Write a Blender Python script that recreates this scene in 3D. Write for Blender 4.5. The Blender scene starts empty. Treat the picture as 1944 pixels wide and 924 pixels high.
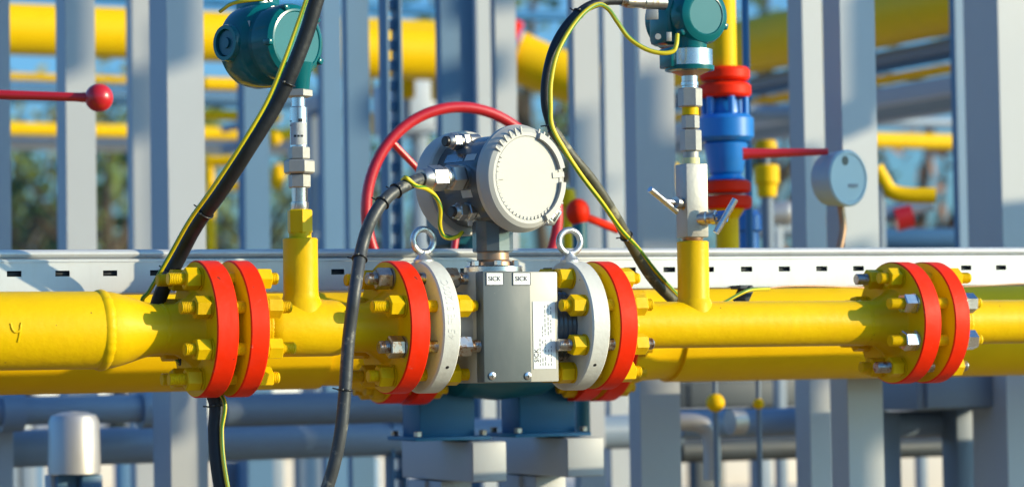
import bpy, bmesh, math, random
from mathutils import Vector, Matrix
random.seed(7)
C = bpy.context.scene.collection
S = bpy.context.scene
PI = math.pi

# ------------------------------------------------------------------ camera
FPX, CX, CY = 5298.0, 972.0, 462.0
TH, PIT, ROL = math.radians(25.6), math.radians(2.47), math.radians(0.9)
ZA = 1.25                                            # height of the pipe axis
F = Vector((math.sin(TH)*math.cos(PIT), math.cos(TH)*math.cos(PIT), math.sin(PIT)))
R0 = Vector((math.cos(TH), -math.sin(TH), 0))
U0 = R0.cross(F)
R = R0*math.cos(ROL) - U0*math.sin(ROL)
U = R0*math.sin(ROL) + U0*math.cos(ROL)
def ray(px, py): return F + R*((px-CX)/FPX) + U*((CY-py)/FPX)
CAM = Vector((0, 0, ZA)) - ray(972, 619)*5.363
def pt(px, py, Y=0.0):
    d = ray(px, py); return CAM + d*((Y-CAM.y)/d.y)
def dp(px, py, z): return CAM + ray(px, py)*z
def ptz(px, py, Z):
    d = ray(px, py); return CAM + d*((Z-CAM.z)/d.z)
def proj(p):
    v = p-CAM; z = v.dot(F); return CX+FPX*v.dot(R)/z, CY-FPX*v.dot(U)/z, z
def ax(px, Y=0.0, py=619): return pt(px, py, Y).x
def zat(px, py, Y=0.0): return pt(px, py, Y).z

cd = bpy.data.cameras.new('camera'); cam = bpy.data.objects.new('camera', cd); C.objects.link(cam)
cam.matrix_world = Matrix.Translation(CAM) @ Matrix((R, U, -F)).transposed().to_4x4()
cd.sensor_width = 36; cd.lens = 36*FPX/1944; cd.clip_start = 0.1; cd.clip_end = 2000
cd.dof.use_dof = True; cd.dof.focus_distance = 5.25; cd.dof.aperture_fstop = (cd.lens/1000)/0.027; cd.dof.aperture_blades = 0
S.camera = cam

# ------------------------------------------------------------------ materials
def mat(name, col, rough=0.4, metal=0.0, coat=0.0, var=0.08, vscale=12, bump=0.0, bscale=60, spots=None, spotscale=25, spotamt=0.6, wave=None, rvar=0.12, spec=0.5, wear=None):
    m = bpy.data.materials.new(name); m.use_nodes = True
    nt = m.node_tree; N = nt.nodes; L = nt.links
    b = N['Principled BSDF']; b.inputs['Metallic'].default_value = metal
    b.inputs['Roughness'].default_value = rough
    b.inputs['Specular IOR Level'].default_value = spec; b.inputs['Coat Weight'].default_value = coat; b.inputs['Coat Roughness'].default_value = 0.12
    tc = N.new('ShaderNodeTexCoord')
    no = N.new('ShaderNodeTexNoise'); no.inputs['Scale'].default_value = vscale; no.inputs['Detail'].default_value = 5
    L.new(tc.outputs['Object'], no.inputs['Vector'])
    mix = N.new('ShaderNodeMix'); mix.data_type = 'RGBA'
    c = Vector(col)
    mix.inputs[6].default_value = (*[max(0, x*(1-var*2)) for x in c], 1)
    mix.inputs[7].default_value = (*[min(1, x*(1+var)) for x in c], 1)
    L.new(no.outputs['Fac'], mix.inputs[0])
    out = mix.outputs[2]
    if spots:
        n2 = N.new('ShaderNodeTexNoise'); n2.inputs['Scale'].default_value = spotscale; n2.inputs['Detail'].default_value = 8; n2.inputs['Roughness'].default_value = .7
        L.new(tc.outputs['Object'], n2.inputs['Vector'])
        mr = N.new('ShaderNodeMapRange'); mr.inputs[1].default_value = spotamt; mr.inputs[2].default_value = spotamt+.08
        L.new(n2.outputs['Fac'], mr.inputs[0])
        mx = N.new('ShaderNodeMix'); mx.data_type = 'RGBA'; mx.inputs[7].default_value = (*spots, 1)
        L.new(mr.outputs[0], mx.inputs[0]); L.new(out, mx.inputs[6]); out = mx.outputs[2]
    if wear:                      # streaky fading plus small chips with a rim of their own colour
        mp = N.new('ShaderNodeMapping'); mp.inputs['Scale'].default_value = (9, 9, 2.2); L.new(tc.outputs['Object'], mp.inputs[0])
        n4 = N.new('ShaderNodeTexNoise'); n4.inputs['Scale'].default_value = 3.2; n4.inputs['Detail'].default_value = 7; n4.inputs['Roughness'].default_value = .65
        L.new(mp.outputs[0], n4.inputs['Vector'])
        m4 = N.new('ShaderNodeMapRange'); m4.inputs[1].default_value = .48; m4.inputs[2].default_value = .78; m4.inputs[4].default_value = .38
        L.new(n4.outputs['Fac'], m4.inputs[0])
        x4 = N.new('ShaderNodeMix'); x4.data_type = 'RGBA'; x4.inputs[7].default_value = (*wear[0], 1); L.new(m4.outputs[0], x4.inputs[0]); L.new(out, x4.inputs[6]); out = x4.outputs[2]
        n5 = N.new('ShaderNodeTexNoise'); n5.inputs['Scale'].default_value = wear[2]; n5.inputs['Detail'].default_value = 3; L.new(tc.outputs['Object'], n5.inputs['Vector'])
        m5 = N.new('ShaderNodeMapRange'); m5.inputs[1].default_value = wear[3]; m5.inputs[2].default_value = wear[3]+.015; L.new(n5.outputs['Fac'], m5.inputs[0])
        x5 = N.new('ShaderNodeMix'); x5.data_type = 'RGBA'; x5.inputs[7].default_value = (*wear[1], 1); L.new(m5.outputs[0], x5.inputs[0]); L.new(out, x5.inputs[6]); out = x5.outputs[2]
    L.new(out, b.inputs['Base Color'])
    rr = N.new('ShaderNodeMapRange'); rr.inputs[3].default_value = max(.03, rough-rvar); rr.inputs[4].default_value = min(1, rough+rvar)
    L.new(no.outputs['Fac'], rr.inputs[0]); L.new(rr.outputs[0], b.inputs['Roughness'])
    if bump:
        n3 = N.new('ShaderNodeTexNoise'); n3.inputs['Scale'].default_value = bscale; n3.inputs['Detail'].default_value = 4
        L.new(tc.outputs['Object'], n3.inputs['Vector'])
        bp = N.new('ShaderNodeBump'); bp.inputs['Strength'].default_value = bump; bp.inputs['Distance'].default_value = .004
        L.new(n3.outputs['Fac'], bp.inputs['Height']); L.new(bp.outputs[0], b.inputs['Normal'])
    return m
M = {}
M['yellow'] = mat('yellow_paint', (.76, .475, .0008), .42, coat=0, spec=.16, wear=((.66, .34, .004), (.16, .07, .02), 85, .765), var=.08, vscale=7, bump=.22, bscale=55, spots=(.40, .20, .01), spotscale=38, spotamt=.68)
M['yellow_dull'] = mat('yellow_paint_dull', (.66, .39, .001), .5, spec=.15, var=.1, bump=.25, bscale=70, spots=(.28, .15, .03), spotscale=45, spotamt=.64)
M['yellow_far'] = mat('yellow_pipe_paint', (.82, .50, .001), .5, spec=.15, var=.05)
M['red'] = mat('red_paint', (.88, .026, .0015), .5, spec=.15, wear=((.62, .05, .03), (.25, .03, .015), 75, .72), var=.07, vscale=25, bump=.2, bscale=50, spots=(.72, .16, .12), spotscale=38, spotamt=.66)
M['red_dark'] = mat('red_lever_paint', (.55, .012, .018), .35, coat=.3, var=.08)
M['white_paint'] = mat('white_paint', (.66, .65, .60), .5, wear=((.50, .45, .36), (.22, .19, .15), 90, .74), var=.05, bump=.2, bscale=90, spots=(.42, .40, .36), spotscale=40, spotamt=.66)
M['cream'] = mat('cream_paint', (.43, .41, .355), .42, wear=((.50, .45, .37), (.3, .27, .22), 110, .76), var=.04, bump=.05)
M['cap_white'] = mat('cap_white', (.42, .41, .38), .45, coat=0, var=.03, bump=.05)
M['tray'] = mat('galvanised_white', (.56, .58, .59), .42, metal=.2, wear=((.44, .43, .40), (.25, .22, .18), 70, .75), var=.06, vscale=8, spots=(.45, .45, .45), spotscale=18, spotamt=.64)
M['cover_grey'] = mat('cover_grey', (.092, .112, .116), .5, wear=((.14, .15, .15), (.22, .22, .21), 130, .765), var=.05, bump=.05)
M['housing'] = mat('housing_dark', (.085, .10, .115), .22, coat=.5, var=.06, bump=.05)
M['steel'] = mat('stainless_steel', (.74, .71, .68), .26, metal=1, var=.08, vscale=30, bump=.08, bscale=40)
M['brushed'] = mat('brushed_steel', (.40, .385, .35), .5, metal=.55, var=.06, vscale=40, bump=.1, bscale=120)
M['zinc'] = mat('zinc_bolt', (.55, .53, .50), .35, metal=1, var=.2, vscale=60, spots=(.30, .17, .09), spotscale=60, spotamt=.52)
M['eye'] = mat('galvanised_eye', (.68, .70, .70), .4, metal=.85, var=.15, vscale=70, bump=.3, bscale=120)
M['brown'] = mat('copper_brown', (.42, .25, .15), .4, metal=.7, var=.15, vscale=40)
M['chrome'] = mat('nickel_gland', (.46, .445, .42), .42, metal=1, var=.05)
M['black'] = mat('black_plastic', (.012, .012, .014), .4, var=.2)
M['gasket'] = mat('gasket', (.03, .028, .025), .8)
M['cable'] = mat('black_cable', (.010, .013, .018), .55, var=.3, vscale=30, bump=.3, bscale=60, spots=(.07, .08, .09), spotscale=26, spotamt=.68)
M['cable_dusty'] = mat('dusty_cable', (.085, .08, .05), .55, var=.3, vscale=30, bump=.3, bscale=60, spots=(.26, .24, .16), spotscale=26, spotamt=.54)
M['cable_grey'] = mat('dark_grey_cable', (.05, .054, .058), .45, var=.3, vscale=24, bump=.25, bscale=60, spots=(.22, .21, .17), spotscale=26, spotamt=.57)
M['earth'] = mat('earth_yellow', (.68, .52, .01), .45, spots=(.10, .28, .02), spotscale=40, spotamt=.60)
def stripe_mat():
    m = mat('earth_wire_striped', (.70, .54, .01), .42)
    nt = m.node_tree; N = nt.nodes; L = nt.links; b = N['Principled BSDF']
    uv = N.new('ShaderNodeTexCoord'); sp = N.new('ShaderNodeSeparateXYZ'); L.new(uv.outputs['UV'], sp.inputs[0])
    g = N.new('ShaderNodeMath'); g.operation = 'PINGPONG'; g.inputs[1].default_value = .25; L.new(sp.outputs[0], g.inputs[0])
    gt = N.new('ShaderNodeMath'); gt.operation = 'GREATER_THAN'; gt.inputs[1].default_value = .17; L.new(g.outputs[0], gt.inputs[0])
    mx = N.new('ShaderNodeMix'); mx.data_type = 'RGBA'; mx.inputs[6].default_value = (.68, .53, .01, 1); mx.inputs[7].default_value = (.07, .22, .015, 1)
    L.new(gt.outputs[0], mx.inputs[0]); L.new(mx.outputs[2], b.inputs['Base Color'])
    return m
M['earth'] = stripe_mat()
M['teal'] = mat('teal_enamel', (.001, .115, .128), .17, coat=0, var=.10, rvar=.02, spec=.35)
M['teal_dark'] = mat('teal_valve_paint', (.003, .10, .14), .4, var=.1)
M['blue'] = mat('blue_paint', (.004, .17, .56), .35, coat=.3, var=.1)
M['blue_dark'] = mat('blue_support_paint', (.002, .12, .27), .5, var=.1)
M['blue_pipe'] = mat('blue_pipe_paint', (.02, .16, .36), .4, var=.1)
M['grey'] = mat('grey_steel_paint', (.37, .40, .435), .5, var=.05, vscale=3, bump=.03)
M['bluegrey_and_shade'] = mat('blue_grey_paint_and_shade', (.06, .16, .29), .5, var=.08, vscale=3)  # own blue paint on some parts; on the columns shade painted into the colour
M['slate'] = mat('slate_grey_paint', (.15, .20, .27), .5, var=.08, vscale=3)
M['pipe_grey'] = mat('grey_pipe_paint', (.22, .29, .38), .38, var=.06, vscale=4)
M['clad'] = mat('aluminium_cladding', (.52, .50, .48), .42, metal=.55, var=.05, vscale=6)
M['dark'] = mat('dark_machinery', (.045, .055, .065), .6, var=.2)
M['white'] = mat('white_sticker', (.82, .82, .80), .4, var=.02)
M['ink'] = mat('black_ink', (.02, .02, .025), .5)
M['inkgrey'] = mat('grey_ink', (.26, .27, .29), .5)
M['gauge'] = mat('gauge_face', (.36, .46, .50), .35, var=.04)
M['concrete'] = mat('pale_concrete', (.62, .55, .47), .85, var=.12, vscale=.6, spots=(.50, .44, .37), spotscale=1.2, spotamt=.58)
M['bounce_ground'] = mat('bounce_ground_tone', (.36, .25, .13), .95, var=.3, vscale=30, bump=.6, bscale=45)  # tone of an added ground sheet, set to steer the bounce light
M['bounce_dark'] = mat('bounce_dark', (.05, .05, .052), .9, var=.2, vscale=5)  # tone of an added sheet that damps warm bounce
M['bark'] = mat('bark', (.10, .075, .05), .9, var=.2)
M['leaf'] = mat('green_leaves', (.12, .17, .035), .6, var=.35, vscale=1.5)
M['leaf_olive'] = mat('olive_leaves', (.20, .20, .05), .6, var=.35, vscale=1.5)
M['leaf_rust'] = mat('autumn_leaves', (.34, .15, .06), .6, var=.35, vscale=1.5)

# ------------------------------------------------------------------ mesh helpers
def frame(axis, ref=None):
    a = Vector(axis).normalized()
    r = Vector(ref) if ref is not None else (Vector((0, 0, 1)) if abs(a.z) < .9 else Vector((1, 0, 0)))
    u = (r - a*r.dot(a)).normalized(); v = a.cross(u)
    return a, u, v
class MB:
    def __init__(self): self.bm = bmesh.new(); self.uv = self.bm.loops.layers.uv.new('UVMap')
    def lathe(self, prof, o, axis, seg=48, ref=None, mats=None, caps=True, ph=0.0):
        seg = 14 if 8 <= seg < 14 and seg != 10 or seg == 10 and ph == 0 else seg
        bm = self.bm; a, u, v = frame(axis, ref); o = Vector(o); rings = []
        for t, r in prof:
            rings.append([bm.verts.new(o+a*t+(u*math.cos(2*PI*k/seg+ph)+v*math.sin(2*PI*k/seg+ph))*r) for k in range(seg)])
        for i in range(len(rings)-1):
            for k in range(seg):
                f = bm.faces.new((rings[i][k], rings[i][(k+1) % seg], rings[i+1][(k+1) % seg], rings[i+1][k]))
                if mats: f.material_index = mats[i]
                f.smooth = True
        if caps:
            bm.faces.new(list(reversed(rings[0]))).material_index = mats[0] if mats else 0
            bm.faces.new(rings[-1]).material_index = mats[-1] if mats else 0
        return self
    def cyl(self, p0, p1, r, seg=24, r2=None, ch=None):
        p0, p1 = Vector(p0), Vector(p1); L = (p1-p0).length; r2 = r if r2 is None else r2
        c = min(r, r2)*.08 if ch is None else ch
        if c: prof = [(0, r-c), (c, r), (L-c, r2), (L, r2-c)]
        else: prof = [(0, r), (L, r2)]
        return self.lathe(prof, p0, p1-p0, seg)
    def hexa(self, p0, p1, af, ph=0.0, ref=None):
        p0, p1 = Vector(p0), Vector(p1); L = (p1-p0).length; Rr = af/math.sqrt(3); c = min(L*.12, Rr*.1)
        return self.lathe([(0, Rr*.9), (c, Rr), (L-c, Rr), (L, Rr*.9)], p0, p1-p0, 6, ref=ref, ph=ph)
    def box(self, c, s, bev=0.0, rot=None, seg=2):
        c = Vector(c); rot = rot or Matrix.Identity(3)
        b2 = bmesh.new(); bmesh.ops.create_cube(b2, size=1)
        for v in b2.verts: v.co = Vector((v.co.x*s[0], v.co.y*s[1], v.co.z*s[2]))
        if bev: bmesh.ops.bevel(b2, geom=b2.edges[:], offset=bev, segments=seg, profile=.5, affect='EDGES')
        for v in b2.verts: v.co = rot @ v.co + c
        self._merge(b2); return self
    def _merge(self, b2):
        me = bpy.data.meshes.new('tmp'); b2.to_mesh(me); b2.free(); self.bm.from_mesh(me); bpy.data.meshes.remove(me)
    def sphere(self, c, r, seg=24, sc=(1, 1, 1)):
        b2 = bmesh.new(); bmesh.ops.create_uvsphere(b2, u_segments=seg, v_segments=seg//2, radius=r)
        for v in b2.verts: v.co = Vector((v.co.x*sc[0], v.co.y*sc[1], v.co.z*sc[2]))+Vector(c)
        for f in b2.faces: f.smooth = True
        self._merge(b2); return self
    def torus(self, c, axis, R_, r, seg=48, s2=14, ref=None):
        a, u, v = frame(axis, ref)
        pts = [Vector(c)+(u*math.cos(2*PI*k/seg)+v*math.sin(2*PI*k/seg))*R_ for k in range(seg)]
        return self.tube(pts, r, s2, closed=True)
    def tube(self, pts, r, seg=14, closed=False, twist=0.0):
        seg = max(seg, 14)
        bm = self.bm; pts = [Vector(p) for p in pts]; n = len(pts); rings = []; u = None
        for i, p in enumerate(pts):
            if closed: t = pts[(i+1) % n]-pts[i-1]
            else: t = pts[min(i+1, n-1)]-pts[max(i-1, 0)]
            t.normalize()
            if u is None: _, u, v = frame(t)
            u = (u-t*u.dot(t)).normalized(); v = t.cross(u)
            rr = r[i] if isinstance(r, (list, tuple)) else r
            rings.append([bm.verts.new(p+(u*math.cos(2*PI*k/seg)+v*math.sin(2*PI*k/seg))*rr) for k in range(seg)])
        for i in range(n if closed else n-1):
            A, B = rings[i], rings[(i+1) % n]
            for k in range(seg):
                f = bm.faces.new((A[k], A[(k+1) % seg], B[(k+1) % seg], B[k])); f.smooth = True
                for l, (uu, vv) in zip(f.loops, ((k, i), (k+1, i), (k+1, i+1), (k, i+1))):
                    l[self.uv].uv = (uu/seg+vv*twist, vv*.1)
        if not closed:
            bm.faces.new(list(reversed(rings[0]))); bm.faces.new(rings[-1])
        return self
    def prism(self, poly, o, ux, uy, depth):                 # flat outline extruded by depth along ux x uy
        bm = self.bm; o, ux, uy = Vector(o), Vector(ux), Vector(uy); n = ux.cross(uy).normalized()
        A = [bm.verts.new(o+ux*x+uy*y) for x, y in poly]; B = [bm.verts.new(o+ux*x+uy*y+n*depth) for x, y in poly]
        k = len(poly)
        for i in range(k): bm.faces.new((A[i], A[(i+1) % k], B[(i+1) % k], B[i]))
        bm.faces.new(list(reversed(A))); bm.faces.new(B); return self
    def build(self, name, m, parent=None, origin=None, angle=28):
        me = bpy.data.meshes.new(name)
        bmesh.ops.recalc_face_normals(self.bm, faces=self.bm.faces[:])
        if parent is not None: O = Vector(parent['_o'])
        else: O = Vector(origin) if origin is not None else Vector((0, 0, 0))
        for v in self.bm.verts: v.co -= O
        self.bm.to_mesh(me); self.bm.free()
        me.set_sharp_from_angle(angle=math.radians(angle))
        for x in (m if isinstance(m, (list, tuple)) else [m]): me.materials.append(M[x] if isinstance(x, str) else x)
        o = bpy.data.objects.new(name, me); C.objects.link(o)
        o['_o'] = list(O)
        if parent is not None: o.parent = parent
        else: o.location = O
        return o
def tag(o, label=None, cat=None, group=None, kind=None):
    if label: o['label'] = label
    if cat: o['category'] = cat
    if group: o['group'] = group
    if kind: o['kind'] = kind
    return o
def thing(name, o, label, cat, group=None):
    e = bpy.data.objects.new(name, None); C.objects.link(e); e.location = Vector(o); e.empty_display_size = .05
    e['_o'] = list(Vector(o)); return tag(e, label, cat, group)
def copy_part(src, parent, offset, rotx=0.0):
    c = src.copy(); C.objects.link(c); c.parent = parent; c.location = Vector(offset); c.rotation_euler = (rotx, 0, 0)
    c['_o'] = parent['_o']
    return c
def spline(ctrl, per=10):
    P = [Vector(p) for p in ctrl]; P = [P[0]*2-P[1]]+P+[P[-1]*2-P[-2]]; out = []
    for i in range(1, len(P)-2):
        for k in range(per):
            t = k/per; a, b, c, d = P[i-1], P[i], P[i+1], P[i+2]
            out.append(.5*((2*b)+(c-a)*t+(2*a-5*b+4*c-d)*t*t+(-a+3*b-3*c+d)*t**3))
    out.append(P[-2]); return out
X1, Y1, Z1 = Vector((1, 0, 0)), Vector((0, 1, 0)), Vector((0, 0, 1))
AXIS = lambda x: Vector((x, 0, ZA))

def text_mesh(txt, size, extrude):
    cu = bpy.data.curves.new('lettering', 'FONT'); cu.body = txt; cu.size = size; cu.extrude = extrude; cu.align_x = 'CENTER'; cu.align_y = 'CENTER'
    ob = bpy.data.objects.new('lettering', cu); C.objects.link(ob)
    bpy.context.view_layer.update()
    me = bpy.data.meshes.new_from_object(ob.evaluated_get(bpy.context.evaluated_depsgraph_get()))
    bpy.data.objects.remove(ob); bpy.data.curves.remove(cu); return me
def letters(name, txt, size, extrude, m, parent, o, ux, uy, bend=None):
    me = text_mesh(txt, size, extrude); O = Vector(parent['_o']); n = Vector(ux).cross(Vector(uy)).normalized()
    for v in me.vertices:
        p = v.co.copy()
        v.co = (bend(p) if bend else Vector(o)+Vector(ux)*p.x+Vector(uy)*p.y+n*p.z)-O
    me.materials.append(M[m]); me.name = name
    ob = bpy.data.objects.new(name, me); C.objects.link(ob); ob.parent = parent; ob['_o'] = list(O); return ob

# ------------------------------------------------------------------ stud bolts
BC = .098
def rod_mesh(L):
    prof = []; t = 0.0; p = .0032
    prof.append((0, .0098)); prof.append((.002, .0118))
    while t < L-.006:
        t += p/2; prof.append((t+.002, .0118 if int(round(t/(p/2))) % 2 == 0 else .0108))
    prof.append((L, .0098)); return prof
bolt_cache = {}
def stud_bolt(parent, x0, x1, ang, kind, ext0=.026, ext1=.022, rot=0.0):
    """one stud through the flange pair, with a nut at each end; meshes shared between copies"""
    O = Vector(parent['_o']); off = Vector((x0, math.cos(ang)*BC, ZA+math.sin(ang)*BC))-O
    km = {'y': ('yellow', 'yellow'), 's': ('zinc', 'zinc'), 'm': ('yellow', 'steel'), 'd': ('yellow_dull', 'yellow_dull'), 'z': ('zinc', 'yellow')}[kind]
    key = (round(x1-x0, 4), kind, ext0, ext1)
    NT = .032
    if key not in bolt_cache:
        L = x1-x0+2*NT+ext0+ext1
        base = thing('tmp', (0, 0, 0), None, None)
        r = MB().lathe(rod_mesh(L), (-NT-ext0, 0, 0), X1, 14).build('stud_bolt', km[0], base)
        nuts = []
        for a, b in ((-NT, -.0035), (x1-x0+.0035, x1-x0+NT)):
            nuts.append(MB().hexa((a, 0, 0), (b, 0, 0), .036).lathe([(0, .0205), (.003, .0205)], (-.0034 if a < 0 else x1-x0+.0004, 0, 0), X1, 24).build('nut', km[1], base))
        bpy.data.objects.remove(base)
        for o in [r]+nuts: C.objects.unlink(o)
        bolt_cache[key] = (r, nuts)
    r, nuts = bolt_cache[key]
    c = copy_part(r, parent, off, rot)
    for n in nuts: copy_part(n, c, (0, 0, 0), random.uniform(0, 1.05))
    return c
def joint_bolts(parent, xa, xb, kinds, **k):
    for i in range(8):
        e = random.choice((.019, .026, .031))
        stud_bolt(parent, ax(xa), ax(xb), math.radians(22.5+45*i), kinds[i], rot=random.uniform(0, 1), **{**dict(ext0=e, ext1=.046-e), **k})
FR = .125
def flange(parent, pa, pb, neck, m=('yellow', 'red'), neck_len=.07, pr=.0455, rf=.072):
    """weld-neck flange between pixel columns pa (left face) and pb (right face); neck = -1 left, +1 right"""
    xa, xb = ax(pa), ax(pb); T = xb-xa; c = .0025
    body = [(0, FR-c), (c, FR), (T-c, FR), (T, FR-c)]; mt = [1, 1, 1]
    if neck < 0:
        prof = [(-neck_len, pr-.004), (-neck_len, pr), (-neck_len*.62, pr+.001), (-neck_len*.2, .060), (-.006, .064), (-.001, .069), (0, .075)]+body+[(T+.0005, .08), (T+.004, rf), (T+.004, .03)]
        mt = [0]*7+mt+[0]*3
    else:
        prof = [(-.004, .03), (-.004, rf), (-.0005, .08)]+body+[(T, .075), (T+.001, .069), (T+.006, .064), (T+neck_len*.2, .060), (T+neck_len*.62, pr+.001), (T+neck_len, pr), (T+neck_len, pr-.004)]
        mt = [0]*3+mt+[0]*7
    return MB().lathe(prof, AXIS(xa), X1, 96, mats=mt).build('flange', list(m), parent)
def gasket(parent, pa, pb):
    return MB().lathe([(0, .069), (.001, .07), (ax(pb)-ax(pa)-.001-.008, .07), (ax(pb)-ax(pa)-.008, .069)], AXIS(ax(pa)+.004), X1, 48).build('gasket', 'gasket', parent)
def pipe_run(parent, xa, xb, r, name='pipe', m='yellow', seg=64):
    return MB().lathe([(0, r), (xb-xa, r)], AXIS(xa), X1, seg).build(name, m, parent)
def weld(parent, x, r, w=.007, h=.0028, name='weld_bead', m='yellow'):
    mb = MB(); n = 110; prof = [(-w, 0), (-w*.6, h*.7), (0, h), (w*.6, h*.7), (w, 0)]
    rings = []
    for k in range(n):
        a = 2*PI*k/n; j = random.uniform(-.0006, .0006); rings.append([mb.bm.verts.new(Vector((x+t+j, math.sin(a)*(r+q+j-.0006), ZA+math.cos(a)*(r+q+j-.0006)))) for t, q in prof])
    for k in range(n):
        A, B = rings[k], rings[(k+1) % n]
        for i in range(4): mb.bm.faces.new((A[i], A[i+1], B[i+1], B[i])).smooth = True
    return mb.build(name, m, parent, angle=80)

# ================================================================== FRONT PIPELINE
# left spool: large pipe, reducer, first flange
o = AXIS(ax(190))
sp = thing('pipe_spool', o, 'thick yellow pipe narrowing through a reducer into a red rimmed flange at far left', 'pipe', 'front yellow pipe spools')
pipe_run(sp, ax(-520), ax(187), .0697)
weld(sp, ax(190), .0697, .010, .0042)
xa, xb = ax(194), ax(305); L = xb-xa
MB().lathe([(L*t, .0697+(.0455-.0697)*(t*t*(3-2*t))) for t in [i/14 for i in range(15)]], AXIS(xa), X1, 64).build('reducer', 'yellow', sp)
weld(sp, ax(307), .0455, .005, .0016)
flange(sp, 369, 410, -1, neck_len=ax(369)-ax(309))
gasket(sp, 410, 432)
joint_bolts(sp, 369, 468, ['y', 'd', 'y', 'd', 'y', 'y', 'y', 'y'])
# raised weld mark on the pipe: a painted-over numeral
def on_pipe(px, py, r=.0697):
    p = pt(px, py, -r*.9); dz = p.z-ZA; dz = max(-r*.99, min(r*.99, dz)); yy = -math.sqrt(r*r-dz*dz)
    q = pt(px, py, yy); return Vector((q.x, yy*.999, q.z))
mk = MB()
for seq in ([(20, 613), (23, 624), (29, 630), (37, 627), (39, 616)], [(40, 612), (38, 628), (34, 648)]):
    mk.tube(spline([on_pipe(*q) for q in seq], 5), .0021, 8)
mk.build('weld_numeral', 'yellow', sp)

# tee spool
sp2 = thing('pipe_spool', AXIS(ax(572)), 'yellow tee piece with an upright branch between the left flange pair and the meter', 'pipe', 'front yellow pipe spools')
flange(sp2, 432, 468, 1, neck_len=ax(500)-ax(468))
weld(sp2, ax(502), .0455, .005, .0016)
xa, xb = ax(503), ax(648)
MB().lathe([(0, .0455), (.008, .0505), (.02, .0525), (xb-xa-.02, .0525), (xb-xa-.008, .0505), (xb-xa, .0455)], AXIS(xa), X1, 64).build('tee', 'yellow', sp2)
weld(sp2, ax(650), .0455, .005, .0016)
pipe_run(sp2, ax(651), ax(672), .0455)
flange(sp2, 730, 767, -1, neck_len=ax(730)-ax(672))
bx = ax(572); zt = zat(572, 452)
MB().lathe([(.020, .046), (.044, .041), (.052, .0365), (.060, .0335), (.068, .0325), (zt-ZA-.002, .0325), (zt-ZA, .0305)], AXIS(bx), Z1, 48).build('branch_stub', 'yellow', sp2)
z = lambda py: zat(572, py)
MB().hexa((bx, 0, z(443)), (bx, 0, z(398)), .042, ph=.35).lathe([(0, .021), (.014, .021)], (bx, 0, z(454)), Z1, 24).build('hex_adapter', 'yellow', sp2)
joint_bolts(sp2, 730, 824, ['y', 'd', 's', 'y', 's', 'y', 'd', 'y'])
gasket(sp2, 767, 791)

# ------------------------------------------------------------------ flow meter
xm = ax(938)
fm = thing('flow_meter', AXIS(xm), 'gas flow meter with grey white round transmitter head bolted between two white flanges', 'flow meter')
def white_flange(pa, pb):
    xa, xb = ax(pa), ax(pb); T = xb-xa; c = .003
    return MB().lathe([(-.003, .03), (-.003, .072), (0, .08), (0, FR-c), (c, FR), (T-c, FR), (T, FR-c), (T, .08), (T+.003, .072), (T+.003, .03)], AXIS(xa), X1, 96, mats=[0]*9).build('flange', 'white_paint', fm)
wl = white_flange(791, 824); wr = white_flange(1070, 1103)
rim_x = (ax(791)+ax(824))/2
def bend(p):          # text runs up the rim of the white flange
    a = math.radians(16)+p.x/FR; rr = FR+p.z
    return Vector((rim_x-p.y, -math.cos(a)*rr, ZA+math.sin(a)*rr))
letters('stamped_lettering', '45 FE 51200C',   .021, .0005, 'white_paint', wl, None, X1, Z1, bend)
MB().cyl((ax(1070)+.016, -math.cos(.66)*.1253, ZA-math.sin(.66)*.1253), (ax(1070)+.016, -math.cos(.66)*.122, ZA-math.sin(.66)*.122), .0035, 12).build('drain_hole', 'black', wr)
MB().cyl((ax(791)+.018, -math.cos(.66)*.1253, ZA-math.sin(.66)*.1253), (ax(791)+.018, -math.cos(.66)*.122, ZA-math.sin(.66)*.122), .0035, 12).build('drain_hole', 'black', wl)
YC, YB = -.112, -.078
cx0, cx1 = pt(918, 620, YC).x, pt(1008, 620, YC).x
bx1 = pt(1060, 620, YB).x
zb, ztp = zat(960, 726, YC), zat(960, 514, YC)
for xx0, xx1 in ((ax(824)+.003, cx0+.002), (bx1-.002, ax(1070)-.003)):
    n = xx1-xx0
    MB().lathe([(0, .066), (n, .066)], AXIS(xx0), X1, 48).build('meter_neck', 'cream', fm)
# ribbed dark coupling by the right flange
n = ax(1070)-.004-bx1
MB().lathe([(n*i/10, .0685 if i % 2 else .0665) for i in range(11)], AXIS(bx1+.001), X1, 48).build('ribbed_collar', 'housing', fm)
MB().box(((cx0+bx1)/2, (YB+.085)/2, (zb+ztp)/2), (bx1-cx0, .085-YB, ztp-zb), .003).build('meter_body', 'cream', fm)
MB().box(((cx0+cx1)/2, (YC+YB-.001)/2, (zb+ztp)/2), (cx1-cx0, YB-.001-YC, ztp-zb-.002), .002).build('cover', ['cover_grey'], fm)
for px in (934, 1002):
    p = pt(px, 713, YC)
    s = MB().lathe([(0, .0072), (.002, .0072), (.0032, .0045), (.0034, .0)], (p.x, YC, p.z), -Y1, 20).build('screw', 'steel', fm)
    MB().box((p.x, YC-.0035, p.z), (.0075, .0012, .0014)).box((p.x, YC-.0035, p.z), (.0014, .0013, .0075)).build('screw_slot', 'black', s)
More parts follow.
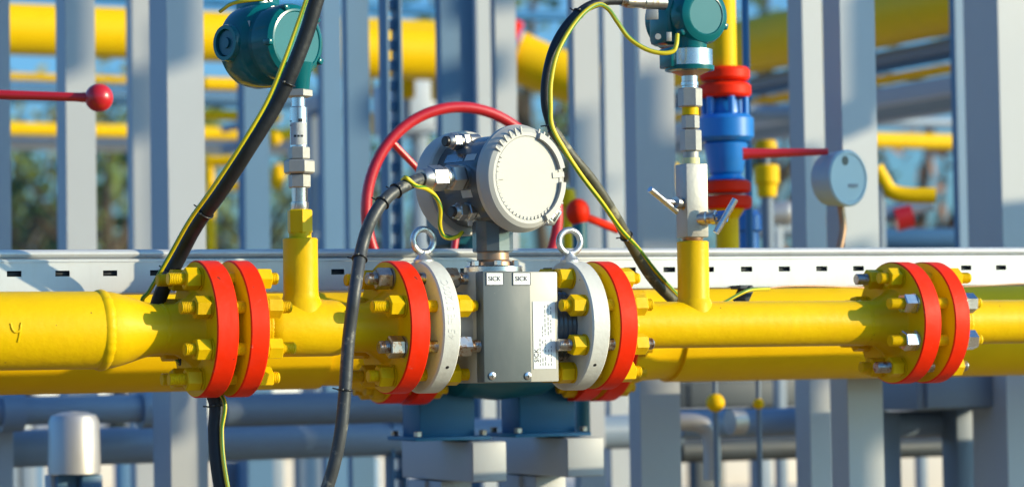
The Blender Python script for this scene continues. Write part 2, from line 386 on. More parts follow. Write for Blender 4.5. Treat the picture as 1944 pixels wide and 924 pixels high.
for px, w in ((939, 32), (990, 33)):
    p0, p1 = pt(px-w/2, 541, YC), pt(px+w/2, 517, YC); cx = (p0.x+p1.x)/2; cz = (p0.z+p1.z)/2
    st = MB().box((cx, YC-.0006, cz), (p1.x-p0.x, .0012, p1.z-p0.z)).build('sticker', 'white', fm)
    bw, bh = p1.x-p0.x, p1.z-p0.z
    e = MB()
    for s in (-1, 1):
        e.box((cx+s*(bw/2-.0004), YC-.0014, cz), (.0008, .0006, bh)); e.box((cx, YC-.0014, cz+s*(bh/2-.0004)), (bw-.0018, .0006, .0008))
    e.build('sticker_border', 'ink', st)
    letters('lettering', 'SICK', .0125, .0003, 'ink', st, (cx-.001, YC-.0016, cz), X1, Z1)
# nameplate with fine print on the cream face
p0, p1 = pt(1013, 700, YB), pt(1056, 572, YB)
npz0, npz1 = p0.z, p1.z
npx0, npx1 = pt(1012, 640, YB).x, pt(1054, 640, YB).x
pl = MB().box(((npx0+npx1)/2, YB-.0006, (npz0+npz1)/2), (npx1-npx0, .0012, npz1-npz0)).build('nameplate', 'white', fm)
mk = MB()
W, H = npx1-npx0, npz1-npz0
for col, (z0_, z1_, nn) in zip((.30, .42, .54, .68, .80), ((.05, .42, 9), (.05, .62, 12), (.05, .95, 16), (.05, .95, 16), (.05, .9, 13))):
    zc = z0_
    while zc < z1_:
        l = random.uniform(.02, .06)
        if random.random() < .8: mk.box((npx0+W*col, YB-.0014, npz0+H*(zc+l/2)), (.0016, .0006, H*l))
        zc += l+.02
mk.build('fine_print', 'inkgrey', pl)
letters('lettering', 'SICK', .0125, .0003, 'ink', pl, (npx0+W*.14, YB-.0016, npz0+H*.2), Z1, -X1)
# neck, bolted plate and head
zz = lambda py: zat(938, py)
MB().lathe([(0, .054), (.002, .056), (.011, .056), (.013, .054)], (xm, 0, ztp), Z1, 48).build('top_plate', 'steel', fm)
for k in range(6):
    a = k*PI/3+.3; x, y = xm+math.cos(a)*.045, math.sin(a)*.045
    MB().hexa((x, y, ztp+.013), (x, y, ztp+.023), .013, ph=k).build('plate_bolt', 'steel', fm)
MB().lathe([(0, .038), (.008, .036), (.012, .031), (zz(475)-ztp-.013, .030)], (xm, 0, ztp+.013), Z1, 32).build('neck_collar', 'brown', fm)
MB().lathe([(0, .036), (.002, .039), (.03, .039), (.09, .041)], (xm, 0, zz(479)), Z1, 10, ph=.2).build('head_neck', 'housing', fm)
an = math.radians(15.3)
HN = Vector((math.sin(an), -math.cos(an), 0)); HM = Vector((-math.cos(an), -math.sin(an), 0))
HC = Vector((xm, 0, zat(935, 344)))
MB().lathe([(-.10, .080), (-.085, .086), (.06, .086), (.07, .084)], HC, HN, 64).build('head_housing', 'housing', fm)
def front_cap():
    Rc = .1025
    return MB().lathe([(.072, .090), (.073, .1005), (.075, Rc), (.084, Rc), (.086, Rc-.0015), (.093, Rc-.003), (.101, Rc-.008), (.1055, Rc-.016), (.1055, .080), (.1035, .079), (.1035, .0785), (.1045, .0775), (.1045, .001)], HC, HN, 96).build('front_cap', 'cap_white', fm)
fc = front_cap()
# castellations, raised arcs and lugs moulded on the front cap
a_, u_, v_ = frame(HN, Z1)
mb = MB()
def radial_box(mb, ang, r0, r1, t0, t1, w):
    d = u_*math.cos(ang)+v_*math.sin(ang); tn = a_.cross(d)
    rot = Matrix((d, tn, a_)).transposed()
    mb.box(HC+d*(r0+r1)/2+a_*(t0+t1)/2, (r1-r0, w, t1-t0), .0006, rot=rot, seg=1)
mbr = MB()
def arc(mb, a0, a1, r0, r1, t0, t1, n=20):
    bm = mb.bm; prev = None; first = None
    for i in range(n+1):
        a = math.radians(a0+(a1-a0)*i/n); d = u_*math.cos(a)+v_*math.sin(a)
        cur = [bm.verts.new(HC+d*r+a_*t) for r, t in ((r0, t0), (r1, t0), (r1, t1), (r0, t1))]
        if prev:
            for k in range(4): bm.faces.new((prev[k], prev[(k+1) % 4], cur[(k+1) % 4], cur[k]))
        else: first = cur
        prev = cur
    bm.faces.new(first); bm.faces.new(list(reversed(prev)))
# with ref Z: u = up, v = HN x up -> to the left seen from the front is +v or -v: test by sign
sgn = 1 if v_.dot(R0) < 0 else -1      # positive angles run counter-clockwise as seen
def ang(deg): return sgn*deg           # degrees counter-clockwise from the top
for d in range(10, 56, 9): radial_box(mb, math.radians(ang(d)), .083, .0985, .104, .1075, .0042)
for d in range(-34, -10, 8): radial_box(mb, math.radians(ang(d)), .083, .0985, .104, .1075, .0042)
for d in range(60, 222, 7): radial_box(mb, math.radians(ang(d)), .0735, .0805, .103, .1062, .0048)
for d in range(-150, -112, 8): radial_box(mb, math.radians(ang(d)), .083, .0985, .104, .1075, .0042)
for dg_, r1_ in ((90, .080), (-84, .092)):
    ml = MB(); radial_box(ml, math.radians(ang(dg_)), .062, r1_, .103, .1066, .011); ml.build('cap_lug', 'cap_white', fc)
mb.build('cap_ribs', 'cap_white', fc)
mb = MB()
arc(mb, ang(-18), ang(-76), .079, .0905,   .098, .113); arc(mb, ang(-94), ang(-152), .079, .0905, .098, .113)
mb.build('grip_arc', 'cap_white', fc)
for d in (-130,):
    p = HC+(u_*math.cos(math.radians(ang(d)))+v_*math.sin(math.radians(ang(d))))*.109+a_*.075
    rot = Matrix((u_*math.cos(math.radians(ang(d)))+v_*math.sin(math.radians(ang(d))), a_.cross(u_*math.cos(math.radians(ang(d)))+v_*math.sin(math.radians(ang(d)))), a_)).transposed()
    lk = MB().box(p, (.016, .034, .030), .002, rot=rot).build('cap_lock', 'steel', fm)
    MB().box(p+a_*.0152, (.006, .022, .003), .0005, rot=rot).build('lock_slot', 'black', lk)
MB().lathe([(-.128, .001), (-.128, .07), (-.124, .088), (-.112, .099), (-.100, .1015), (-.072, .1015), (-.068, .099), (-.068, .085)], HC, HN, 72, caps=False).build('rear_cap', 'cap_white', fm)
def gland(t, m0, zoff, L, r, cablehole, tilt=0.0):
    b = HC+HN*t+HM*m0+Z1*zoff; d = (HM+Z1*tilt).normalized()
    g = MB().lathe([(-.02, r*1.05), (L*.10, r*1.05), (L*.11, r*1.12)], b, d, 24)
    g.hexa(b+d*L*.12, b+d*L*.40, r*2.05, ph=.3)
    g.lathe([(L*.40, r*.92), (L*.46, r*.92), (L*.47, r*1.0), (L*.52, r*1.02)], b, d, 24)
    g.hexa(b+d*L*.52, b+d*L*.84, r*2.0, ph=.1)
    g.lathe([(L*.84, r*.97), (L*.95, r*.9), (L, r*.78)], b, d, 24)
    go = g.build('cable_gland', 'chrome', fm)
    if not cablehole: MB().lathe([(L*.97, r*.70), (L*1.10, r*.70), (L*1.13, r*.6)], b, d, 20).build('blanking_plug', 'black', go)
    return b+d*L, d
gtip, gdir = gland(.020, .083, .004, .108, .0215, True, -.06)
gland(-.03, .03, .077, .055, .0145, False, -.03)
gland(.012, .055, -.060, .052, .0150, False, -.03)
# stickers on the head
def head_sticker(t, ph0, w, h, name='sticker', m='white'):
    mb = MB(); n = 6
    d = lambda a: HM*math.cos(a)+Z1*math.sin(a)
    grid = [[mb.bm.verts.new(HC+HN*(t+dt)+d(ph0+h*(k/n-.5)/.086)*rr) for k in range(n+1)] for dt, rr in ((-w/2, .0868), (w/2, .0868))]
    for k in range(n): mb.bm.faces.new((grid[0][k], grid[0][k+1], grid[1][k+1], grid[1][k]))
    bmesh.ops.solidify(mb.bm, geom=mb.bm.faces[:], thickness=.0008)
    return mb.build(name, m, fm)
head_sticker(.022, -.33, .030, .015); head_sticker(.028, .50, .030, .014); head_sticker(-.02, .52, .055, .018, m='steel')
MB().box(HC+HM*.066-Z1*.073+HN*.012, (.008, .008, .03), .002).build('earth_lug', 'cap_white', fm)
def eye_bolt(px, rotz, lean):
    x = ax(px); zb_ = ZA+FR-.004; c = Vector((x, 0, zb_+.042))
    e = MB().torus(c, (math.sin(rotz), -math.cos(rotz), 0), .0225, .0062)
    e.lathe([(0, .019), (.006, .0195), (.009, .016), (.018, .0085), (.022, .0075)], (x, 0, zb_), Z1, 24)
    return e.build('eye_bolt', 'eye', fm)
eye_bolt(806, .15, 0); eye_bolt(1084, -.05, 0)
p = pt(886, 655, -.05)
pg = MB().lathe([(0, .017), (.012, .017), (.016, .013), (.017, .0)], (cx0-.0005, -.035, zat(886, 657, -.03)), -X1, 24).build('port_plug', 'brown', fm)
joint_bolts(fm, 1070, 1155, ['y', 'y', 'y', 'y', 'z', 'y', 'y', 'y'], ext1=.016)
gasket(fm, 1103, 1122)

# ------------------------------------------------------------------ right spool
sp3 = thing('pipe_spool', AXIS(ax(1318)), 'slim yellow pipe with one upright stub running right of the meter', 'pipe', 'front yellow pipe spools')
flange(sp3, 1122, 1155, 1, neck_len=ax(1188)-ax(1155))
weld(sp3, ax(1190), .0455, .005, .0016)
pipe_run(sp3, ax(1191), ax(1633), .0458)
weld(sp3, ax(1635), .0455, .005, .0016)
flange(sp3, 1691, 1723, -1, neck_len=ax(1691)-ax(1637))
sx = ax(1318); zs = zat(1318, 458)
MB().lathe([(.020, .040), (.042, .0365), (.047, .034), (.053, .0315), (zs-ZA-.002, .0315), (zs-ZA, .0295)], AXIS(sx), Z1, 48).build('branch_stub', 'yellow', sp3)
joint_bolts(sp3, 1691, 1777, ['y', 'z', 'y', 'm', 'm', 'z', 'y', 'y'])
gasket(sp3, 1723, 1748)
sp4 = thing('pipe_spool', AXIS(ax(1850)), 'yellow pipe end with a red rimmed flange leaving at far right', 'pipe', 'front yellow pipe spools')
flange(sp4, 1748, 1777, 1, neck_len=ax(1822)-ax(1777))
pipe_run(sp4, ax(1823), ax(2700), .0455)
weld(sp4, ax(1823), .0455, .005, .0016)

# ------------------------------------------------------------------ left transmitter
x = ax(572)
zl = lambda py: zat(572, py)
tl = thing('pressure_transmitter', (x, 0, zl(398)), 'teal instrument head on a silver sensor stem standing on the tee branch', 'transmitter', 'teal pressure transmitters')
MB().lathe([(0, .0155), (.004, .0165), (zl(383)-zl(398), .0165), (zl(382)-zl(398), .0145), (zl(355)-zl(398), .0155)], (x, 0, zl(399)), Z1, 28).build('thread_stem', 'steel', tl)
MB().hexa((x, 0, zl(357)), (x, 0, zl(331)), .036, ph=.5).hexa((x, 0, zl(330)), (x, 0, zl(304)), .050, ph=.5).hexa((x, 0, zl(303)), (x, 0, zl(279)), .035, ph=.5).build('union_nut', 'brushed', tl)
st = MB().lathe([(0, .0165), (zl(205)-zl(280), .0165), (zl(203)-zl(280), .013), (zl(184)-zl(280), .0128)], (x, 0, zl(280)), Z1, 32).build('sensor_body', 'steel', tl)
a0 = math.atan2(-math.cos(TH), -math.sin(TH))
def wrap_label(parent, m, py0, py1, half):
    mb = MB(); n = 10; rows = []
    for zc in (zl(py0), zl(py1)): rows.append([mb.bm.verts.new(Vector((x+math.cos(a0+half*(k/n*2-1))*.0169, math.sin(a0+half*(k/n*2-1))*.0169, zc))) for k in range(n+1)])
    for k in range(n): mb.bm.faces.new((rows[0][k], rows[0][k+1], rows[1][k+1], rows[1][k]))
    bmesh.ops.solidify(mb.bm, geom=mb.bm.faces[:], thickness=-.0004)
    return mb
wrap_label(st, 'white', 276, 234, 1.1).build('paper_label', 'white', st)
mb = MB()
for k, (a, b_) in enumerate(((-.5, -.2), (-.1, .15), (.25, .55))):
    for py in (258, 260):
        q = a0+(a+b_)/2; d = Vector((math.cos(q), math.sin(q), 0))
        mb.box(Vector((x, 0, zl(py+.5)))+d*.0174, (.0004, (b_-a)*.016, .0018), rot=Matrix((d, Z1.cross(d), Z1)).transposed())
for py, a in ((231, -1.0), (239, -1.0), (230, .15), (230, .4)):
    q = a0+a; d = Vector((math.cos(q), math.sin(q), 0)); mb.box(Vector((x, 0, zl(py)))+d*.0174, (.0004, .0045, .0022 if a < 0 else .006), rot=Matrix((d, Z1.cross(d), Z1)).transposed())
mb.build('label_print', 'ink', st)
MB().hexa((x, 0, zl(185)), (x, 0, zl(171)), .046, ph=.5).build('lock_nut', 'brushed', tl)
MB().lathe([(0, .0205), (zl(150)-zl(171), .0225), (zl(120)-zl(171), .028)], (x, 0, zl(171)), Z1, 24).build('head_neck', 'teal', tl)
TC = Vector((x, 0, zl(78)))
th_ = math.radians(20); TN = Vector((math.sin(th_), -math.cos(th_), 0)); TM = Vector((-math.cos(th_), -math.sin(th_), 0))
TC = TC-TN*.078
MB().lathe([(-.072, .01), (-.072, .056), (-.068, .068), (-.058, .077), (-.04, .081), (-.005, .081), (.006, .078), (.016, .068), (.035, .063), (.045, .058)], TC, TN, 64).build('head_housing', 'teal', tl)
cp = MB().lathe([(.022, .056), (.024, .068), (.028, .071), (.062, .071), (.071, .068), (.077, .060), (.0775, .056), (.0755, .054), (.0755, .001)], TC, TN, 64).build('end_cap', 'teal', tl)
for k in range(5):
    a = 2*PI*k/5+.4; d = Z1*math.cos(a)+TN.cross(Z1)*math.sin(a); MB().box(TC+TN*.07+d*.066, (.012, .012, .02), .003, rot=Matrix((d, TN.cross(d), TN)).transposed()).build('cap_lug', 'teal', cp)
bp = TC-TN*.030+TM*.047
bs = MB().lathe([(-.02, .036), (.035, .035), (.040, .033), (.040, .026), (.030, .025), (.030, .001)], bp, TM, 40).build('conduit_boss', 'teal', tl)
MB().lathe([(.0285, .024), (.0345, .0235), (.0345, .001)], bp, TM, 32).lathe([(.03, .011), (.0385, .010), (.0385, .001)], bp, TM, 24).build('boss_plug', 'teal_dark', bs)
MB().box(TC-TN*.035+Z1*.075, (.052, .07, .035), .005, rot=Matrix.Rotation(th_, 3, 'Z')).build('terminal_block', 'teal', tl)
MB().lathe([(0, .005), (.003, .005), (.003, .0025)], TC-TN*.035+Z1*.086+TN*.035, TN, 14).build('earth_screw', 'steel', tl)
MB().box(TC-TN*.0+TM*.0625+Z1*.03, (.002, .03, .018), .0005, rot=Matrix.Rotation(th_, 3, 'Z')).build('name_tag', 'brushed', tl)
tag(MB().tube(spline([pt(a, b, c) for a, b, c in ((418, 22, .05), (445, 6, 0), (500, -1, -.03), (540, -6, -.03), (575, -14, -.02))], 8), .0035, 8, twist=.02).build('earth_wire', 'earth', origin=pt(500, -1, -.03)), 'short yellow green wire lying over the top of the left teal head', 'wire', 'yellow green earth wires')

# ------------------------------------------------------------------ right valve manifold and transmitter
zr = lambda py: zat(1318, py)
mf = thing('needle_valve_manifold', (sx, 0, zr(458)), 'silver steel block valve with two bar handles on the right pipe stub', 'valve')
MB().lathe([(0, .019), (.004, .021), (zr(450)-zr(458), .021)], (sx, 0, zr(458)), Z1, 28).build('base_ring', 'brown', mf)
rb = math.radians(-2)
RB = Matrix.Rotation(rb, 3, 'Z')
zc0, zc1 = zr(451), zr(312)
MB().box((sx, 0, (zc0+zc1)/2), (.048, .048, zc1-zc0), .0025, rot=RB).build('valve_block', 'brushed', mf)
# right handle: points to the camera side (-Y), left handle: points -X
b = Vector((sx+.012, -.022, zr(416))); d = Vector((.62, -.75, .06)).normalized()
vs = MB().lathe([(-.01, .014), (.008, .0145), (.010, .0125), (.018, .0125), (.019, .0145), (.028, .0145), (.030, .011), (.034, .011)], b, d, 20).build('valve_bonnet', 'zinc', mf)
MB().hexa(b+d*.030, b+d*.050, .021, ph=.3).build('blue_gland_nut', 'blue', vs)
e = b+d*.058; h0, h1 = pt(1396, 378, e.y-.01), pt(1359, 442, e.y+.004)
hb = MB().cyl(h0, h1, .0066, 20).build('bar_handle', 'steel', mf); MB().cyl(b+d*.045, (h0+h1)/2, .005, 12).build('handle_stem', 'steel', hb)
b = Vector((sx-.020, -.004, zr(388))); d = Vector((-.93, -.30, .10)).normalized()
vs = MB().lathe([(-.01, .012), (.006, .0125), (.008, .0105), (.016, .0105), (.018, .0125), (.026, .012)], b, d, 20).build('valve_bonnet', 'zinc', mf)
e = b+d*.034; h0, h1 = pt(1234, 359, e.y-.010), pt(1286, 402, e.y+.01)
hb = MB().cyl(h0, h1, .0066, 20).build('bar_handle', 'steel', mf); MB().cyl(b+d*.015, (h0+h1)/2, .0055, 12).build('handle_stem', 'steel', hb)
st = MB(); 
st.lathe([(0, .017), (zr(300)-zr(313), .017)], (sx, 0, zr(313)), Z1, 24)
st.build('pale_ring', mat('pale_yellow_tape', (.72, .66, .32), .5), mf)

tr = thing('pressure_transmitter', (sx, 0, zr(301)), 'teal instrument head with wide silver collar above the steel block valve', 'transmitter', 'teal pressure transmitters')
MB().lathe([(0, .0155), (zr(287)-zr(301), .0155)], (sx, 0, zr(301)), Z1, 24).hexa((sx, 0, zr(288)), (sx, 0, zr(247)), .037, ph=.5).hexa((sx, 0, zr(245)), (sx, 0, zr(219)), .031, ph=.5).build('lower_union', 'brushed', tr)
MB().lathe([(0, .0165), (zr(203)-zr(219), .0165)], (sx, 0, zr(219)), Z1, 24).build('tape_ring', 'yellow_far', tr)
MB().hexa((sx, 0, zr(204)), (sx, 0, zr(168)), .042, ph=.5).build('upper_nut', 'brushed', tr)
MB().lathe([(0, .0165), (.004, .0165), (.005, .0175), (.012, .0175), (.013, .016), (zr(142)-zr(168), .0165)], (sx, 0, zr(168)), Z1, 28).build('neck', 'steel', tr)
cz = lambda py: zr(py)
MB().lathe([(0, .018), (zr(139)-zr(144), .030), (zr(135)-zr(144), .040)], (sx, 0, zr(145)), Z1, 32).build('under_flare', 'brown', tr)
cl = MB().lathe([(0, .040), (.002, .049), (zr(127)-zr(137), .0495), (zr(126)-zr(137), .0465), (zr(96)-zr(137), .0465), (zr(95)-zr(137), .044)], (sx, 0, zr(137)), Z1, 48, mats=[1, 1, 1, 0, 0]).build('collar', ['steel', 'teal'], tr)
# teal edge plate on the left of the collar
MB().box((sx-.046, .004, zr(112)), (.014, .05, zr(93)-zr(131)), .003).build('side_plate', 'teal', tr)
MB().lathe([(0, .033), (zr(70)-zr(97), .035)], (sx+.002, 0, zr(97)), Z1, 32).build('head_neck', 'teal', tr)
RC = Vector((sx, .0, zr(36)))
RN = Vector((math.sin(.10), -math.cos(.10), 0)); RM = Vector((-math.cos(.10), -math.sin(.10), 0))
RC = RC-RN*.035-RM*.014+Z1*.004
MB().lathe([(-.06, .01), (-.06, .05), (-.052, .06), (.0, .061), (.03, .057), (.04, .052)], RC, RN, 64).build('head_housing', 'teal', tr)
cp = MB().lathe([(.030, .046), (.032, .0555), (.036, .058), (.062, .058), (.071, .054), (.076, .044), (.0765, .040), (.0745, .038), (.0745, .001)], RC, RN, 64).build('end_cap', 'teal', tr)
for a in (-1.9, -.1, 2.2, 3.05):
    d = Z1*math.cos(a)+RN.cross(Z1)*math.sin(a); MB().box(RC+RN*.056+d*.058, (.014, .013, .02), .003, rot=Matrix((d, RN.cross(d), RN)).transposed()).build('cap_lug', 'teal', cp)
MB().box(RC+RM*.038-Z1*.01+RN*.0, (.056, .07, .092), .012, rot=Matrix.Rotation(.10, 3, 'Z')).build('terminal_housing', 'teal', tr)
MB().box(pt(1238, 28, -.04), (.024, .003, .020), .001, rot=Matrix.Rotation(-.45, 3, 'Z')).build('name_tag', 'brushed', tr)
MB().lathe([(0, .006), (.003, .006)], pt(1249, 70, -.05), Vector((-.3, -.9, 0)), 20).build('tag_disc', 'brushed', tr)
MB().box(pt(1270, 70, -.055), (.010, .003, .018), .001, rot=Matrix.Rotation(-.3, 3, 'Z')).build('name_tag', 'brushed', tr)
p0, p1 = pt(1178, 2, -.02), pt(1262, 6, -.02)
MB().lathe([(0, .010), (.01, .012), (.012, .0135), (.03, .0135), (.032, .0125), (.05, .0125), (.052, .014), ((p1-p0).length, .014)], p0, p1-p0, 20).build('cable_gland', 'zinc', tr)

# ------------------------------------------------------------------ cables
def cable(name, ctrl, r, m, label, cat, group=None, ties=(), per=10, twist=0.0):
    P = spline([pt(a, b, c) for a, b, c in ctrl], per)
    o = MB().tube(P, r, 18 if r > .008 else 10, twist=twist).build(name, m, origin=P[len(P)//2])
    tag(o, label, cat, group)
    for i in ties:
        p = P[i]; d = (P[min(i+1, len(P)-1)]-P[i-1]).normalized()
        t = MB().torus(p, d, r+.0016, .0016, 24, 8)
        _, u, v = frame(d, -F); t.box(p+u*(r+.002)+v*.004, (.005, .004, .004), .0008)
        q = R*(-1)
        q = (q-d*q.dot(d)).normalized(); t.cyl(p+q*(r-.001), p+q*(r+.011)+Z1*.002, .0013, 6, ch=0)
        t.build('cable_tie', 'black', o)
    return P
def D(pts): return pts
ctrl = [(640, -120, -.20), (604, -10, -.19), (583, 60, -.18), (556, 130, -.17), (523, 200, -.15), (473, 280, -.12), (418, 365, -.06), (374, 425, 0), (340, 488, .055), (305, 560, .085), (300, 600, .10), (330, 660, .10), (380, 715, .06), (409, 760, .045), (409, 815, .04), (412, 870, .03), (423, 940, .02), (440, 1010, 0), (452, 1400, .02), (458, 1920, .03)]
cable('power_cable', ctrl, .0138, 'cable', 'thick black cable slanting in front of the left teal head', 'cable', 'black armoured cables', ties=(34, 66, 84, 132))
ctrl2 = [(620, -120, -.215), (584, -8, -.205), (563, 52, -.197), (538, 120, -.19), (506, 195, -.17), (460, 272, -.14), (405, 355, -.08), (360, 418, -.02), (322, 485, .04), (285, 550, .075), (270, 575, .09), (290, 640, .10), (370, 710, .07), (424, 756, .025), (421, 815, .02), (424, 870, .01), (436, 940, 0), (455, 1010, -.02), (470, 1400, .0), (478, 1920, .01)]
cable('earth_wire', ctrl2, .0040, 'earth', 'yellow green wire strapped along the left slanting black cable', 'wire', 'yellow green earth wires', twist=.004)
g0 = gtip; gp = proj(g0)
ctrl = [(gp[0]+22, gp[1]-1, g0.y+.02), (gp[0], gp[1], g0.y), (768, 353, g0.y-.02), (735, 375, g0.y-.04), (706, 415, g0.y-.055), (687, 470, g0.y-.06), (674, 550, -.17), (662, 640, -.165), (655, 740, -.165), (648, 810, -.165), (637, 870, -.16), (618, 935, -.15), (590, 1010, -.14), (560, 1400, -.10), (575, 1905, -.08)]
cable('power_cable', ctrl, .0118, 'cable_grey', 'dark grey cable curving down from the middle gland of the meter head', 'cable', 'black armoured cables', ties=(25, 33, 53, 80))
mb_ties = None
P = [g0+Vector((-.01, -.006, .012)), pt(772, 341, g0.y-.035)]
ctrl = [(764, 341, g0.y-.005), (770, 337, g0.y-.028), (778, 343, g0.y-.03), (790, 353, g0.y-.022), (808, 358, g0.y-.005), (826, 372, g0.y+.005), (836, 395, g0.y+.01), (835, 425, g0.y+.02), (840, 445, g0.y+.03), (852, 452, g0.y+.045), (868, 449, g0.y+.06), (878, 441, g0.y+.07)]
cable('earth_wire', ctrl, .0042, 'earth', 'short yellow green wire looping below the middle gland of the meter head', 'wire', 'yellow green earth wires', twist=.02)
ctrl = [(1215, 0, -.02), (1180, 1, -.02), (1145, 3, -.025), (1108, 18, -.03), (1075, 50, -.04), (1050, 95, -.045), (1037, 150, -.045), (1036, 200, -.045), (1048, 245, -.045), (1082, 292, -.04), (1122, 340, -.03), (1162, 400, -.01), (1196, 460, .03), (1232, 520, .06), (1268, 560, .08), (1300, 585, .10), (1350, 606, .12), (1420, 612, .13), (1520, 612, .135), (1640, 611, .14), (1760, 610, .15), (2100, 606, .16)]
cable('power_cable', ctrl[:9], .0092, 'cable', 'black upper bend of the cable hooking down from the right teal head', 'cable', 'black armoured cables', ties=(33, 78))
cable('power_cable', ctrl[8:], .0108, 'cable_dusty', 'dusty olive cable dropping from the black bend to behind the right pipe', 'cable', 'black armoured cables', ties=(38,))
ctrl = [(1286, 66, -.075), (1284, 85, -.085), (1277, 98, -.085), (1255, 101, -.08), (1225, 93, -.07), (1194, 72, -.06), (1172, 42, -.055), (1155, 18, -.05), (1135, 9, -.05), (1108, 25, -.055), (1080, 60, -.06), (1057, 105, -.065), (1046, 155, -.065), (1045, 200, -.065), (1048, 240, -.063), (1072, 285, -.06), (1105, 335, -.05), (1143, 385, -.03), (1178, 435, .0), (1210, 470, .03), (1245, 515, .055), (1282, 556, .08), (1300, 575, .09)]
cable('earth_wire', ctrl, .0046, 'earth', 'yellow green wire following the hooked cable below the right teal head', 'wire', 'yellow green earth wires', twist=.004)
ctrl = [(1345, 585, .09), (1372, 575, .085), (1400, 560, .085), (1425, 550, .09), (1460, 548, .12)]
cable('earth_wire', ctrl, .0038, 'earth', 'short yellow wire rising behind the right pipe beside its stub', 'wire', 'yellow green earth wires', twist=.004)
ctrl = [(1450, 548, .12), (1500, 543, .14), (1560, 543, .15), (1620, 545, .16), (1700, 548, .17), (1850, 543, .17), (1960, 537, .17)]
cable('thin_wire', ctrl, .0016, 'brown', 'thin brown wire sagging along the bottom of the white cable tray', 'wire')
tag(MB().box(pt(1412, 558, .17), (.012, .05, .035), .002, rot=Matrix.Rotation(.5, 3, 'Y')).box(pt(1408, 545, .17), (.03, .04, .008), .001).build('clip_bracket', 'dark', origin=pt(1412, 558, .17)), 'small dark clip under the cable tray beside the short yellow wire', 'bracket')

# ------------------------------------------------------------------ cable tray
YT = .19
def tray():
    t = thing('cable_tray', pt(972, 510, YT), 'long white perforated steel tray running behind the front yellow pipes', 'cable tray')
    x0, x1 = ax(-400, YT, 510), ax(2600, YT, 510)
    xa, xb = pt(27, 520, YT).x, pt(1560, 507, YT).x
    s = pt(1490, 508, YT).x-pt(1418, 508, YT).x; n = round((xb-xa)/s); s = (xb-xa)/n
    xr = pt(972, 510, YT).x
    za = lambda py: pt(972, py, YT).z
    sl = .0060
    zz = lambda xx, z: z+(xx-xr)*sl
    zs_ = [za(546), za(518.5), za(508.5), za(494)]; hw = s*.15
    xs = [x0]; k0 = math.ceil((x0-xa)/s)+1; holes = set()
    k = k0
    while xa+k*s < x1-s:
        c = xa+k*s
        holes.add(len(xs)); xs += [c-hw, c+hw]; k += 1
    xs.append(x1)
    mb = MB(); bm = mb.bm
    g = [[bm.verts.new((xx, YT, zz(xx, z))) for z in zs_] for xx in xs]
    h = [[bm.verts.new((xx, YT+.0025, zz(xx, z))) for z in zs_] for xx in xs]
    solid = lambda i, j: 0 <= i < len(xs)-1 and 0 <= j < 3 and not (j == 1 and i in holes)
    for i in range(len(xs)-1):
        for j in range(3):
            if not solid(i, j): continue
            bm.faces.new((g[i][j], g[i+1][j], g[i+1][j+1], g[i][j+1])); bm.faces.new((h[i][j+1], h[i+1][j+1], h[i+1][j], h[i][j]))
            for (di, dj), (p, q) in (((-1, 0), ((0, 0), (0, 1))), ((1, 0), ((1, 1), (1, 0))), ((0, -1), ((1, 0), (0, 0))), ((0, 1), ((0, 1), (1, 1)))):
                if not solid(i+di, j+dj):
                    a1, b1 = (i+p[0], j+p[1]), (i+q[0], j+q[1])
                    bm.faces.new((g[a1[0]][a1[1]], g[b1[0]][b1[1]], h[b1[0]][b1[1]], h[a1[0]][a1[1]]))
    mb.build('side_wall', 'tray', t)
    def ext(poly, name, m='tray'):        # a profile (y, z) run along the tray
        mb = MB(); bm = mb.bm
        A = [bm.verts.new((x0, y, zz(x0, z))) for y, z in poly]; B = [bm.verts.new((x1, y, zz(x1, z))) for y, z in poly]; k = len(poly)
        for i in range(k): bm.faces.new((A[i], A[(i+1) % k], B[(i+1) % k], B[i]))
        bm.faces.new(A); bm.faces.new(list(reversed(B)))
        return mb.build(name, m, t)
    zt_, zb2 = za(471), za(546)
    r = (zt_-za(487))/2
    lip = [(YT+.012+math.cos(a)*(r+.004), zt_-r+math.sin(a)*r) for a in [2*PI*i/20 for i in range(20)]]
    ext(lip, 'rolled_lip')
    ext([(YT-.002, za(489)), (YT+.004, za(487.5)), (YT+.02, za(487.5)), (YT+.02, za(493)), (YT-.002, za(493.5))], 'upper_strip')
    ext([(YT+.001, zb2), (YT+.13, zb2), (YT+.13, zb2-.003), (YT+.001, zb2-.003)], 'tray_floor')
    ext([(YT+.128, zb2), (YT+.131, zb2), (YT+.131, zt_), (YT+.128, zt_)], 'rear_wall')
    for k, (dy, pyc, r, lab) in enumerate(((.017, 523, .0085, 'black cable added in the tray to darken its slots, lowest'), (.016, 514, .0075, 'black cable added just behind the slots to darken them'), (.030, 529, .012, 'thick black cable added on the floor of the white tray to darken its slots'))):  # black cables added so the slots read dark
        zc = za(pyc); rr = random.Random(k)
        pts = [Vector((x0+(x1-x0)*i/60, YT+dy+rr.uniform(-.002, .004), zz(x0+(x1-x0)*i/60, zc)+rr.uniform(-.0015, .0015))) for i in range(61)]
        tag(MB().tube(spline(pts, 2), r, 10).build('power_cable', 'cable', origin=pts[30]), lab, 'cable', 'cables added in the tray to darken its slots')
    return t
tray()

